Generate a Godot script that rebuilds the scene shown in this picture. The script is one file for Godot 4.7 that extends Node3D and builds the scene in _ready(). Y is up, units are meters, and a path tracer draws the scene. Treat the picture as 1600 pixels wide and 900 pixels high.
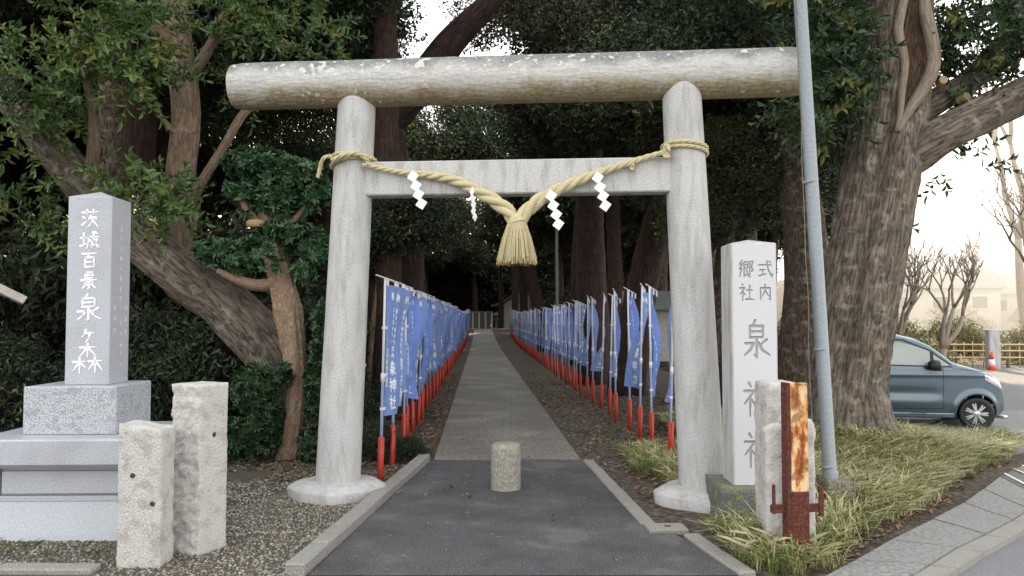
extends Node3D
# A stone shrine gate at the mouth of a dark grove, banners lining the path.

var used := {}
var M := {}
var rng := RandomNumberGenerator.new()
var wob := FastNoiseLite.new()

# ---------------------------------------------------------------- helpers
class MB:
	var st := SurfaceTool.new()
	func _init():
		st.begin(Mesh.PRIMITIVE_TRIANGLES)
		st.set_smooth_group(-1)
	func smooth(on := true):
		st.set_smooth_group(0 if on else -1)
	func tri(a: Vector3, b: Vector3, c: Vector3, ua := Vector2.ZERO, ub := Vector2.ZERO, uc := Vector2.ZERO):
		st.set_uv(ua); st.add_vertex(a)
		st.set_uv(uc); st.add_vertex(c)
		st.set_uv(ub); st.add_vertex(b)
	func quad(a: Vector3, b: Vector3, c: Vector3, d: Vector3, ua := Vector2.ZERO, ub := Vector2.ZERO, uc := Vector2.ZERO, ud := Vector2.ZERO):
		tri(a, b, c, ua, ub, uc)
		tri(a, c, d, ua, uc, ud)
	func out(a: Vector3, b: Vector3, c: Vector3, from: Vector3):
		if (b - a).cross(c - a).dot((a + b + c) / 3.0 - from) > 0.0: tri(a, b, c)
		else: tri(a, c, b)
	func box(c: Vector3, s: Vector3, bev := 0.0, basis := Basis()):
		var h := s * 0.5
		var k := minf(bev, minf(h.x, minf(h.y, h.z)) * 0.9)
		var p := func(x, y, z, ax):   # corner (signs) pulled in along every axis but ax
			var v := Vector3(x * h.x, y * h.y, z * h.z)
			for i in 3:
				if i != ax: v[i] -= signf(v[i]) * k
			return c + basis * v
		for ax in 3:
			var i1: int = (ax + 1) % 3
			var i2: int = (ax + 2) % 3
			for sg in [-1.0, 1.0]:
				var q := []
				for w in [[-1.0, -1.0], [1.0, -1.0], [1.0, 1.0], [-1.0, 1.0]]:
					var v := Vector3.ZERO
					v[ax] = sg; v[i1] = w[0]; v[i2] = w[1]
					q.append(p.call(v.x, v.y, v.z, ax))
				out(q[0], q[1], q[2], c); out(q[0], q[2], q[3], c)
			if k > 0.0:
				for s1 in [-1.0, 1.0]:
					for s2 in [-1.0, 1.0]:
						var va := Vector3.ZERO
						va[ax] = -1.0; va[i1] = s1; va[i2] = s2
						var vb := va
						vb[ax] = 1.0
						var a1 = p.call(va.x, va.y, va.z, i1)
						var a2 = p.call(va.x, va.y, va.z, i2)
						var b1 = p.call(vb.x, vb.y, vb.z, i1)
						var b2 = p.call(vb.x, vb.y, vb.z, i2)
						out(a1, a2, b2, c); out(a1, b2, b1, c)
		if k > 0.0:
			for x in [-1.0, 1.0]:
				for y in [-1.0, 1.0]:
					for z in [-1.0, 1.0]:
						out(p.call(x, y, z, 0), p.call(x, y, z, 1), p.call(x, y, z, 2), c)
	# rings of points -> skin; uv u = around * ru, v = length
	func skin(rings: Array, ru := 1.0, vs := [], cap0 := true, cap1 := true):
		var n: int = rings[0].size()
		for i in rings.size() - 1:
			var a: PackedVector3Array = rings[i]
			var b: PackedVector3Array = rings[i + 1]
			var v0: float = vs[i] if vs.size() else float(i)
			var v1: float = vs[i + 1] if vs.size() else float(i + 1)
			for j in n:
				var k := (j + 1) % n
				var u0 := float(j) / n * ru
				var u1 := float(j + 1) / n * ru
				quad(a[j], a[k], b[k], b[j], Vector2(u0, v0), Vector2(u1, v0), Vector2(u1, v1), Vector2(u0, v1))
		for e in 2:
			if (e == 0 and not cap0) or (e == 1 and not cap1): continue
			var r: PackedVector3Array = rings[0] if e == 0 else rings[-1]
			var m := Vector3.ZERO
			for q in r: m += q / n
			for j in n:
				var k := (j + 1) % n
				if e == 0: tri(r[k], r[j], m)
				else: tri(r[j], r[k], m)
	func tube(pts: Array, radii: Array, n := 8, ru := 1.0, caps := true, shape = null):
		var rings := []
		var vs := []
		var l := 0.0
		var side := Vector3.ZERO
		for i in pts.size():
			var t: Vector3 = (pts[mini(i + 1, pts.size() - 1)] - pts[maxi(i - 1, 0)]).normalized()
			if i == 0:
				side = t.cross(Vector3(0.0, 0.0, 1.0) if absf(t.z) < 0.9 else Vector3.UP).normalized()
			side = (side - t * side.dot(t)).normalized()
			var up := side.cross(t)
			if i > 0: l += pts[i].distance_to(pts[i - 1])
			var ring := PackedVector3Array()
			for j in n:
				var a := TAU * j / n
				var r: float = radii[i] if radii.size() > 1 else radii[0]
				if shape != null: r *= shape.call(a, l)
				ring.append(pts[i] + (side * cos(a) - up * sin(a)) * r)
			rings.append(ring); vs.append(l)
		skin(rings, ru, vs, caps, caps)
	func lathe(c: Vector3, prof: Array, n := 20, bump = null):
		var rings := []
		var vs := []
		for p in prof:
			var ring := PackedVector3Array()
			for j in n:
				var a := -TAU * j / n
				var r: float = p[0]
				if bump != null: r *= bump.call(a, p[1])
				ring.append(c + Vector3(cos(a) * r, p[1], sin(a) * r))
			rings.append(ring); vs.append(p[1])
		skin(rings, 1.0, vs)
	func done() -> ArrayMesh:
		st.generate_normals()
		return st.commit()

func numbered(called: String, parent: Node) -> String:
	var key := str(parent.get_instance_id()) + called
	var k: int = used.get(key, 0)
	used[key] = k + 1
	return called if k == 0 else "%s_%03d" % [called, k]

func tag(o: Node, label: String, category: String, group := "", kind := "") -> Node:
	if label: o.set_meta("label", label)
	if category: o.set_meta("category", category)
	if group: o.set_meta("group", group)
	if kind: o.set_meta("kind", kind)
	return o

func put(called: String, mesh: Mesh, mat: Material, parent: Node = self, at := Vector3.ZERO) -> MeshInstance3D:
	var o := MeshInstance3D.new()
	o.name = numbered(called, parent)
	o.mesh = mesh
	o.material_override = mat
	o.position = at
	parent.add_child(o, true)
	return o

func obj(called: String, mb: MB, mat: Material, parent: Node = self, at := Vector3.ZERO) -> MeshInstance3D:
	return put(called, mb.done(), mat, parent, at)

func ground_piece(called: String, mb: MB, mat: Material, label := "") -> MeshInstance3D:
	var o := obj(called, mb, mat)
	tag(o, label if label else called.replace("_", " "), called.replace("_", " "), "", "structure")
	return o

func thing(called: String, label: String, category: String, at := Vector3.ZERO, group := "") -> Node3D:
	var o := Node3D.new()
	o.name = numbered(called, self)
	o.position = at
	add_child(o, true)
	tag(o, label, category, group)
	return o

func dup(src: Node3D, called: String, at: Vector3, turn: float, size: float, label := "", group := "") -> Node3D:
	var o: Node3D = src.duplicate()
	o.name = numbered(called, self)
	add_child(o, true)
	o.transform = Transform3D(Basis(Vector3.UP, turn).scaled(Vector3.ONE * size), at)
	if label: o.set_meta("label", label)
	if group: o.set_meta("group", group)
	return o

func many(called: String, mesh: Mesh, mat: Material, where: Array, tints: PackedColorArray, parent: Node = self) -> MultiMeshInstance3D:
	var mm := MultiMesh.new()
	mm.transform_format = MultiMesh.TRANSFORM_3D
	mm.use_colors = true
	mm.mesh = mesh
	mm.instance_count = where.size()
	for i in where.size():
		mm.set_instance_transform(i, where[i])
		mm.set_instance_color(i, tints[i])
	var o := MultiMeshInstance3D.new()
	o.name = numbered(called, parent)
	o.multimesh = mm
	o.material_override = mat
	o.set_meta("kind", "stuff")
	parent.add_child(o, true)
	return o

func rf(a: float, b: float) -> float:
	return rng.randf_range(a, b)

func rdir() -> Vector3:
	var v := Vector3(rng.randfn(), rng.randfn(), rng.randfn())
	return v.normalized() if v.length() > 0.01 else Vector3.UP

# ---------------------------------------------------------------- materials
func ramp(stops: Array) -> Gradient:
	var g := Gradient.new()
	var o := PackedFloat32Array()
	var c := PackedColorArray()
	for s in stops:
		o.append(s[0])
		c.append(s[1] if s[1] is Color else Color(s[1]))
	g.offsets = o
	g.colors = c
	return g

func noise_tex(freq: float, stops: Array, sd: int, octaves := 4, cells := false, size := 512) -> NoiseTexture2D:
	var n := FastNoiseLite.new()
	n.seed = sd
	n.frequency = freq
	n.noise_type = FastNoiseLite.TYPE_CELLULAR if cells else FastNoiseLite.TYPE_SIMPLEX_SMOOTH
	n.fractal_octaves = octaves
	n.fractal_gain = 0.6
	if cells: n.cellular_return_type = FastNoiseLite.RETURN_CELL_VALUE
	var t := NoiseTexture2D.new()
	t.width = size
	t.height = size
	t.seamless = true
	t.noise = n
	if stops.size(): t.color_ramp = ramp(stops)
	return t

func plain(c, rough := 0.7, metal := 0.0) -> StandardMaterial3D:
	var m := StandardMaterial3D.new()
	m.albedo_color = c if c is Color else Color(c)
	m.roughness = rough
	m.metallic = metal
	return m

# a triplanar surface: colour noise, relief noise, a second coarse layer of stains
func stone(tex: Texture2D, scale: float, rough := 0.85, relief: Texture2D = null, cm := 0.0, stains: Texture2D = null, stain_scale := 0.5) -> StandardMaterial3D:
	var m := plain(Color.WHITE, rough)
	m.albedo_texture = tex
	m.uv1_triplanar = true
	m.uv1_world_triplanar = true
	m.uv1_scale = Vector3.ONE * scale
	if relief != null:
		m.heightmap_enabled = true
		m.heightmap_texture = relief
		m.heightmap_scale = cm
	if stains != null:
		m.detail_enabled = true
		m.detail_albedo = stains
		m.detail_uv_layer = BaseMaterial3D.DETAIL_UV_2
		m.uv2_triplanar = true
		m.uv2_world_triplanar = true
		m.uv2_scale = Vector3.ONE * stain_scale
	return m

func bark(a: String, b: String, c: String, sd: int, su: float, sv: float, depth := 1.0, patch := 0.4) -> StandardMaterial3D:
	var m := plain(Color.WHITE, 0.92)
	var plates := FastNoiseLite.new()
	plates.seed = sd
	plates.noise_type = FastNoiseLite.TYPE_CELLULAR
	plates.cellular_return_type = FastNoiseLite.RETURN_DISTANCE2_SUB
	plates.cellular_jitter = 1.1
	plates.frequency = 0.018
	plates.fractal_octaves = 3
	plates.fractal_gain = 0.55
	plates.domain_warp_enabled = true
	plates.domain_warp_amplitude = 22.0
	plates.domain_warp_frequency = 0.02
	var t := NoiseTexture2D.new()
	t.width = 512
	t.height = 512
	t.seamless = true
	t.noise = plates
	t.color_ramp = ramp([[0.06, a], [0.3, b], [0.62, Color(b).lerp(Color(c), 0.5)], [0.95, c]])
	m.albedo_texture = t
	m.uv1_scale = Vector3(su, sv, 1)
	m.normal_enabled = true
	var n := NoiseTexture2D.new()
	n.width = 512
	n.height = 512
	n.seamless = true
	n.noise = plates
	n.as_normal_map = true
	n.bump_strength = 9.0
	m.normal_texture = n
	m.normal_scale = depth
	m.detail_enabled = true
	m.detail_albedo = noise_tex(0.02, [[0.3, Color(0.3, 0.27, 0.23, 0.0)], [0.5, Color(0.3, 0.27, 0.23, 0.0)], [0.75, Color(0.66, 0.64, 0.58, patch)]], sd + 500, 5, false, 256)
	m.detail_uv_layer = BaseMaterial3D.DETAIL_UV_2
	m.uv2_triplanar = true
	m.uv2_world_triplanar = true
	m.uv2_scale = Vector3.ONE * 0.9
	return m

func leafy(c: Color, rough := 0.42, through := 0.35) -> StandardMaterial3D:
	var m := plain(c, rough)
	m.vertex_color_use_as_albedo = true
	m.cull_mode = BaseMaterial3D.CULL_DISABLED
	m.backlight_enabled = true
	m.backlight = Color(through, through, through * 0.5)
	m.metallic_specular = 0.45
	return m

func make_materials():
	var grain := noise_tex(0.09, [], 5, 4)
	var fine := noise_tex(0.05, [], 8, 5)
	var coarse := noise_tex(0.012, [], 9, 5)
	M.fine = fine
	var stain := noise_tex(0.008, [[0.0, Color(0.4, 0.38, 0.33, 0.0)], [0.5, Color(0.4, 0.38, 0.33, 0.0)], [0.72, Color(0.42, 0.40, 0.34, 0.16)], [1.0, Color(0.35, 0.34, 0.3, 0.3)]], 17, 5)
	var streak := noise_tex(0.012, [[0.0, Color(0.44, 0.43, 0.38, 0.0)], [0.45, Color(0.44, 0.43, 0.38, 0.0)], [0.68, Color(0.44, 0.42, 0.36, 0.3)], [1.0, Color(0.4, 0.37, 0.3, 0.5)]], 18, 6)
	M.granite = stone(noise_tex(0.16, [[0.2, "#969593"], [0.36, "#b1b0ae"], [0.55, "#bbbab8"], [0.68, "#c0bfbd"], [0.82, "#cac9c7"]], 3, 4), 0.8, 0.8, grain, 0.4, streak, 1.0)
	M.granite.uv2_scale = Vector3(1.3, 0.22, 1.3)
	M.polished = stone(noise_tex(0.2, [[0.3, "#94979d"], [0.5, "#acafb5"], [0.7, "#bfc1c6"]], 31, 3), 0.9, 0.42, null, 0.0, stain, 0.2)
	M.plinth = stone(noise_tex(0.24, [[0.25, "#6b6d72"], [0.45, "#a4a7ac"], [0.7, "#c8cace"]], 33, 4), 0.6, 0.5, null, 0.0, noise_tex(0.02, [[0.0, Color(0.5, 0.52, 0.55, 0.0)], [0.5, Color(0.5, 0.52, 0.55, 0.0)], [0.75, Color(0.45, 0.47, 0.5, 0.5)]], 34, 4), 0.9)
	M.rough_granite = stone(noise_tex(0.14, [[0.2, "#98948d"], [0.36, "#b3b0aa"], [0.6, "#bebbb6"], [0.85, "#cbc8c3"]], 35, 5), 0.9, 0.9, grain, 0.5, noise_tex(0.012, [[0.0, Color(0.45, 0.42, 0.38, 0.0)], [0.52, Color(0.45, 0.42, 0.38, 0.0)], [0.75, Color(0.42, 0.38, 0.33, 0.35)]], 36, 5), 1.0)
	M.dark_stone = stone(noise_tex(0.12, [[0.25, "#3f4140"], [0.5, "#63655f"], [0.8, "#85857b"]], 37, 4), 1.4, 0.9, fine, 0.8, noise_tex(0.014, [[0.0, Color(0.5, 0.5, 0.2, 0.0)], [0.63, Color(0.5, 0.5, 0.2, 0.0)], [0.72, Color(0.52, 0.52, 0.22, 0.85)], [1.0, Color(0.6, 0.6, 0.3, 0.9)]], 41, 4), 1.1)
	M.kerb = stone(noise_tex(0.1, [[0.2, "#6e6b65"], [0.5, "#8e8b84"], [0.8, "#a9a59c"]], 43, 4), 1.5, 0.92, fine, 0.5, stain, 0.8)
	M.old_concrete = stone(noise_tex(0.05, [[0.2, "#4b473f"], [0.5, "#77715f"], [0.8, "#989282"]], 45, 5), 1.5, 0.95, fine, 1.0)
	M.stump = stone(noise_tex(0.05, [[0.2, "#6d6a64"], [0.5, "#918d86"], [0.8, "#aeaaa2"]], 47, 5), 1.5, 0.95, fine, 0.9, noise_tex(0.016, [[0.0, Color(0.75, 0.72, 0.5, 0.0)], [0.62, Color(0.75, 0.72, 0.5, 0.0)], [0.7, Color(0.74, 0.71, 0.52, 0.4)]], 49, 4), 2.0)
	M.stump.uv1_scale = Vector3(2.6, 0.7, 2.6)
	M.asphalt = stone(noise_tex(0.16, [[0.26, "#2d2d30"], [0.45, "#464649"], [0.6, "#57575a"], [0.76, "#93918e"]], 51, 3), 1.1, 0.93, noise_tex(0.16, [], 51, 3), 1.2, noise_tex(0.006, [[0.3, Color(0.2, 0.2, 0.2, 0.35)], [0.5, Color(0.3, 0.3, 0.3, 0.0)], [0.75, Color(0.55, 0.53, 0.5, 0.25)]], 53, 4), 0.35)
	M.road = stone(noise_tex(0.16, [[0.3, "#5b5c5f"], [0.5, "#77787a"], [0.7, "#8d8e90"]], 55, 3), 1.1, 0.93, noise_tex(0.16, [], 55, 2), 0.8)
	M.concrete = stone(noise_tex(0.03, [[0.2, "#5f5a53"], [0.5, "#757067"], [0.8, "#8a857b"]], 57, 6), 0.9, 0.93, fine, 0.15, noise_tex(0.007, [[0.0, Color(0.25, 0.23, 0.2, 0.4)], [0.4, Color(0.3, 0.28, 0.24, 0.15)], [0.55, Color(0.6, 0.58, 0.54, 0.0)], [0.8, Color(0.7, 0.68, 0.62, 0.22)]], 59, 4), 0.16)
	M.slab = stone(noise_tex(0.05, [[0.2, "#6c6c69"], [0.5, "#82827e"], [0.8, "#92928d"]], 61, 5), 0.8, 0.92, fine, 0.2, stain, 0.5)
	M.dirt = stone(noise_tex(0.03, [[0.2, "#2b2520"], [0.45, "#453b31"], [0.65, "#5a4f42"], [0.85, "#776a58"]], 63, 6), 0.7, 1.0, coarse, 3.0)
	M.gravel_bed = stone(noise_tex(0.12, [[0.2, "#37332b"], [0.5, "#5d574b"], [0.8, "#7f7868"]], 65, 3), 1.6, 1.0, grain, 2.0)
	M.bark_grey = bark("#37302a", "#64594d", "#8c8071", 71, 1.6, 0.3, 1.2)
	M.bark_brown = bark("#2f251e", "#54463a", "#73634f", 73, 2.0, 0.5, 1.2)
	M.bark_red = bark("#1e130e", "#38251d", "#51392d", 75, 2.0, 0.22, 1.0, 0.06)
	M.bark_pale = bark("#6f5a48", "#8b745e", "#a6907a", 77, 2.0, 1.2, 0.7, 0.3)
	M.bark_smooth = bark("#57483a", "#75624e", "#8f7b64", 79, 2.0, 0.4, 0.8)
	M.bare_bark = bark("#7d6f60", "#97897a", "#ad9f90", 81, 2.0, 0.5, 0.6)  # paled so that the glare on the bare trees sits in the colour
	M.rotten = bark("#1a110b", "#463222", "#745a43", 83, 2.5, 0.5, 1.5, 0.1)
	M.callus = bark("#6d6153", "#857969", "#9b8f7f", 85, 1.0, 0.3, 0.5)
	M.leaf = leafy(Color(1, 1, 1), 0.38, 0.3)
	M.leaf_matt = leafy(Color(1, 1, 1), 0.55, 0.2)
	M.grass = leafy(Color(1, 1, 1), 0.6, 0.3)
	M.litter = leafy(Color(1, 1, 1), 0.8, 0.1)
	M.litter.backlight_enabled = false
	M.pebble = plain(Color.WHITE, 0.9)
	M.pebble.vertex_color_use_as_albedo = true
	M.straw = plain(Color.WHITE, 0.8)
	M.straw.albedo_texture = noise_tex(0.05, [[0.2, "#a3966f"], [0.45, "#bfb289"], [0.7, "#d0c5a1"], [0.9, "#ddd4b8"]], 87, 4)
	M.straw.uv1_scale = Vector3(3.0, 0.8, 1)
	M.straw.normal_enabled = true
	var sn := noise_tex(0.05, [], 87, 4)
	sn.as_normal_map = true
	sn.bump_strength = 6.0
	M.straw.normal_texture = sn
	M.straw_end = plain("#9a7a45", 0.9)
	M.paper = plain("#f2f2f2", 0.75)
	M.paper.cull_mode = BaseMaterial3D.CULL_DISABLED
	M.paper.backlight_enabled = true
	M.paper.backlight = Color(0.25, 0.25, 0.25)
	M.white_paint = plain("#e6e7e8", 0.6)
	M.pole_white = plain("#d9dadf", 0.4)
	M.pole_grey = plain("#7f8aa6", 0.4)
	M.sleeve = stone(noise_tex(0.03, [[0.2, "#9a2c22"], [0.5, "#b83628"], [0.8, "#c4503f"]], 89, 4), 3.0, 0.5)
	M.galv = stone(noise_tex(0.02, [[0.2, "#7d8589"], [0.5, "#868d91"], [0.8, "#8f9598"]], 91, 4), 3.0, 0.5)
	M.galv.metallic = 0.25
	M.rust = stone(noise_tex(0.018, [[0.2, "#6b3517"], [0.34, "#a5602a"], [0.46, "#c98f52"], [0.58, "#d6b183"], [0.85, "#dcc6a2"]], 93, 6), 1.5, 0.85, fine, 0.4, noise_tex(0.03, [[0.0, Color(0.4, 0.2, 0.08, 0.0)], [0.55, Color(0.4, 0.2, 0.08, 0.0)], [0.65, Color(0.42, 0.2, 0.08, 0.7)]], 94, 5), 0.5)
	M.rust.uv1_scale = Vector3(1.5, 0.45, 1.5)
	M.rust_dark = stone(noise_tex(0.03, [[0.2, "#3a1b14"], [0.5, "#582a20"], [0.8, "#6e3a2a"]], 95, 5), 2.0, 0.9, fine, 0.3)
	M.cut_wood = plain("#9c8764", 0.9)
	M.dark_metal = plain("#3a3b3b", 0.5, 0.4)
	M.lamp_grey = plain("#77756f", 0.6)
	M.tile_grey = stone(noise_tex(0.04, [[0.2, "#6d6f70"], [0.8, "#9b9d9d"]], 97, 4), 1.0, 0.7)
	M.plaster = stone(noise_tex(0.03, [[0.2, "#b9b4a8"], [0.8, "#d5d0c4"]], 99, 4), 0.6, 0.9)
	M.house_white = plain("#dcd9d2", 0.85)
	M.wood_grey = stone(noise_tex(0.04, [[0.2, "#5e564c"], [0.8, "#8a8175"]], 101, 4), 1.0, 0.9)
	M.bamboo = plain("#c2ac78", 0.6)
	M.glass_dark = plain("#5a6468", 0.08)
	M.cone_red = plain("#cf4a2c", 0.5)

# ---------------------------------------------------------------- lie of the land
func lie(x: float, d: float) -> float:
	var y := -0.27 * smoothstep(2.3, 5.6, x)
	y += 0.34 * exp(-(pow(x - 4.35, 2.0) + pow((d - 9.9) * 0.9, 2.0)) / 1.6)
	var xc := path_x(d)
	if x < 14.0: y += 0.68 * smoothstep(42.0, 76.0, d)
	var off := absf(x - xc)
	var bank := smoothstep(2.4, 6.0, off) * smoothstep(9.0, 12.0, d) * (1.0 if x < 4.5 else 0.0)
	y += bank * 0.35
	y += wob.get_noise_2d(x * 9.0, d * 9.0) * 0.05 * smoothstep(5.1, 6.2, d) * smoothstep(1.9, 2.6, off) * (1.0 if x < 2.4 or d > 16.0 else 0.3)
	return y

func path_x(d: float) -> float:
	return -0.055 - 0.0403 * (d - 9.17)

func sheet(xs: Array, ds: Array, lift: float) -> MB:
	var mb := MB.new()
	mb.smooth()
	for i in xs.size() - 1:
		for j in ds.size() - 1:
			var p := []
			for q in [[i, j], [i + 1, j], [i + 1, j + 1], [i, j + 1]]:
				p.append(Vector3(xs[q[0]], lie(xs[q[0]], ds[q[1]]) + lift, -ds[q[1]]))
			mb.quad(p[0], p[1], p[2], p[3])
	return mb

# a flat patch with an outline given by left and right edge points
func ribbon(left: Array, right: Array, lift: float, thick: float, across := 1) -> MB:
	var mb := MB.new()
	for i in left.size() - 1:
		for k in across:
			var p := []
			for q in [[i, k], [i, k + 1], [i + 1, k + 1], [i + 1, k]]:
				var v: Vector3 = left[q[0]].lerp(right[q[0]], float(q[1]) / across)
				p.append(Vector3(v.x, lie(v.x, -v.z) + lift + v.y, v.z))
			mb.quad(p[0], p[1], p[2], p[3])
			if thick > 0.0:
				var dn := Vector3(0, -thick, 0)
				if k == 0: mb.quad(p[0], p[3], p[3] + dn, p[0] + dn)
				if k == across - 1: mb.quad(p[2], p[1], p[1] + dn, p[2] + dn)
				if i == 0: mb.quad(p[1], p[0], p[0] + dn, p[1] + dn)
				if i == left.size() - 2: mb.quad(p[3], p[2], p[2] + dn, p[3] + dn)
	return mb

# ---------------------------------------------------------------- lettering (brush strokes on a 100 x 100 square)
const GLYPH := {
	"三": "20,22 80,22|26,50 74,50|12,82 88,82",
	"十": "12,45 88,45|50,10 50,92",
	"八": "38,25 30,60 12,85|58,20 68,55 90,85",
	"年": "32,8 16,38|30,25 84,25|28,25 28,58|28,42 80,42|8,60 92,60|55,25 55,95",
	"一": "12,50 88,50",
	"月": "28,12 28,65 18,92|28,12 74,12 74,88 64,84|28,36 74,36|28,58 74,58",
	"吉": "18,22 82,22|50,6 50,45|28,45 72,45|28,60 28,92|28,60 72,60 72,92|28,90 72,90",
	"日": "26,12 26,90|26,12 76,12 76,90|26,50 76,50|26,88 76,88",
	"茨": "10,18 90,18|34,6 34,30|66,6 66,30|14,42 28,50|10,82 32,64|52,36 40,58|48,46 88,46 78,60|64,50 58,74 38,94|64,62 90,94",
	"城": "6,38 34,38|20,16 20,72|4,78 36,66|44,34 94,34|46,34 44,66 34,92|46,54 62,54 60,80 52,78|66,10 72,54 94,92 96,76|86,46 76,68 58,88|78,12 88,22",
	"百": "10,12 90,12|48,12 38,32|26,34 26,92|26,34 76,34 76,92|26,60 76,60|26,88 76,88",
	"景": "30,6 30,36|30,6 70,6 70,36|30,21 70,21|30,36 70,36|50,38 50,46|8,46 92,46|30,54 30,70|30,54 70,54 70,70|30,70 70,70|50,70 50,96 42,92|30,76 16,90|70,76 86,90",
	"泉": "46,2 38,14|28,16 28,46|28,16 72,16 72,46|28,31 72,31|28,46 72,46|50,50 50,97 42,92|12,62 40,62 30,78 10,92|84,52 62,66|56,60 70,80 94,92",
	"ヶ": "38,10 28,40 12,56|34,32 86,32|62,32 58,64 36,92",
	"森": "26,14 74,14|50,2 50,46|48,16 26,42|52,16 76,42|4,60 44,60|25,48 25,98|24,62 4,88|27,64 44,80|54,60 96,60|75,48 75,98|74,62 54,86|77,62 98,90",
	"式": "8,30 92,30|60,8 68,55 92,94 96,76|76,10 86,20|14,56 50,56|32,56 32,84|8,88 56,78",
	"内": "16,28 16,94|16,28 84,28 84,92 74,88|50,8 50,40 26,74|50,42 74,72",
	"郷": "22,6 8,26 24,28|26,24 6,52 26,50|20,50 6,94|36,14 60,14 60,46|36,14 36,46|36,30 60,30|36,46 60,46|36,46 36,90 56,78|52,56 64,92|72,10 72,96|72,12 94,12 82,40 94,58 80,66",
	"社": "22,6 30,16|8,28 40,28 8,62|26,48 26,96|30,52 42,64|54,40 92,40|72,12 72,90|46,90 98,90",
	"神": "22,6 30,16|8,28 40,28 8,62|26,48 26,96|30,52 42,64|52,22 52,70|52,22 92,22 92,70|52,46 92,46|52,70 92,70|72,4 72,98",
	"村": "6,30 46,30|26,6 26,96|26,32 6,70|28,36 44,56|52,32 98,32|80,6 80,92 68,86|58,52 68,68",
	"井": "10,32 90,32|6,62 94,62|36,8 34,60 20,94|66,8 66,94",
	"奉": "20,16 80,16|26,30 74,30|8,46 92,46|50,4 46,46 10,80|52,46 90,78|34,64 66,64|28,78 72,78|50,56 50,98",
	"納": "24,6 10,26 24,28|28,22 6,48 34,46|20,48 20,96|10,62 6,84|30,60 36,80|46,28 46,96|46,28 92,28 92,92 84,88|69,8 68,40 54,70|69,44 84,66",
}

func strokes(ch: String) -> Array:
	var all := []
	for s in GLYPH[ch].split("|"):
		var line := []
		for q in s.strip_edges().split(" "):
			var xy: PackedStringArray = q.split(",")
			line.append(Vector2(float(xy[0]), float(xy[1])) / 100.0)
		all.append(line)
	return all

# raised painted strokes on a face: o = top left corner of the square, ex / ey its sides, nz the face's normal
func write3d(mb: MB, ch: String, o: Vector3, ex: Vector3, ey: Vector3, nz: Vector3, w: float):
	for line in strokes(ch):
		var n: int = line.size()
		for i in n - 1:
			var a: Vector3 = o + ex * line[i].x + ey * line[i].y + nz * 0.002
			var b: Vector3 = o + ex * line[i + 1].x + ey * line[i + 1].y + nz * 0.002
			var side := (b - a).normalized().cross(nz) * w * 0.5
			var wa := 1.15 if i == 0 else 0.9
			var wb := 0.45 if i == n - 2 else 0.9
			mb.quad(a + side * wa, b + side * wb, b - side * wb, a - side * wa)
			for e in [[a, wa], [b, wb]]:
				var p: Vector3 = e[0]
				for k in 6:
					var r: float = w * 0.5 * e[1]
					var t := (b - a).normalized()
					var s2 := t.cross(nz)
					mb.tri(p + nz * 0.0005, p + nz * 0.0005 + (t * cos(TAU * k / 6.0) - s2 * sin(TAU * k / 6.0)) * r, p + nz * 0.0005 + (t * cos(TAU * (k + 1) / 6.0) - s2 * sin(TAU * (k + 1) / 6.0)) * r)

func ink(im: Image, ch: String, x: float, y: float, w: float, h: float, brush: float, c: Color):
	for line in strokes(ch):
		for i in line.size() - 1:
			var a: Vector2 = line[i]
			var b: Vector2 = line[i + 1]
			var n := int(ceil((b - a).length() * maxf(w, h) / maxf(1.0, brush * 0.3)))
			for k in n + 1:
				var f := float(k) / n
				var p := a.lerp(b, f)
				var r := brush * (1.0 - 0.45 * f if i == line.size() - 2 else 1.0) * 0.5
				var cx := x + p.x * w
				var cy := y + p.y * h
				im.fill_rect(Rect2i(int(round(cx - r)), int(round(cy - r * 0.6)), maxi(1, int(round(r * 2.0))), maxi(1, int(round(r * 1.2)))), c)
				im.fill_rect(Rect2i(int(round(cx - r * 0.6)), int(round(cy - r)), maxi(1, int(round(r * 1.2))), maxi(1, int(round(r * 2.0)))), c)

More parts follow.
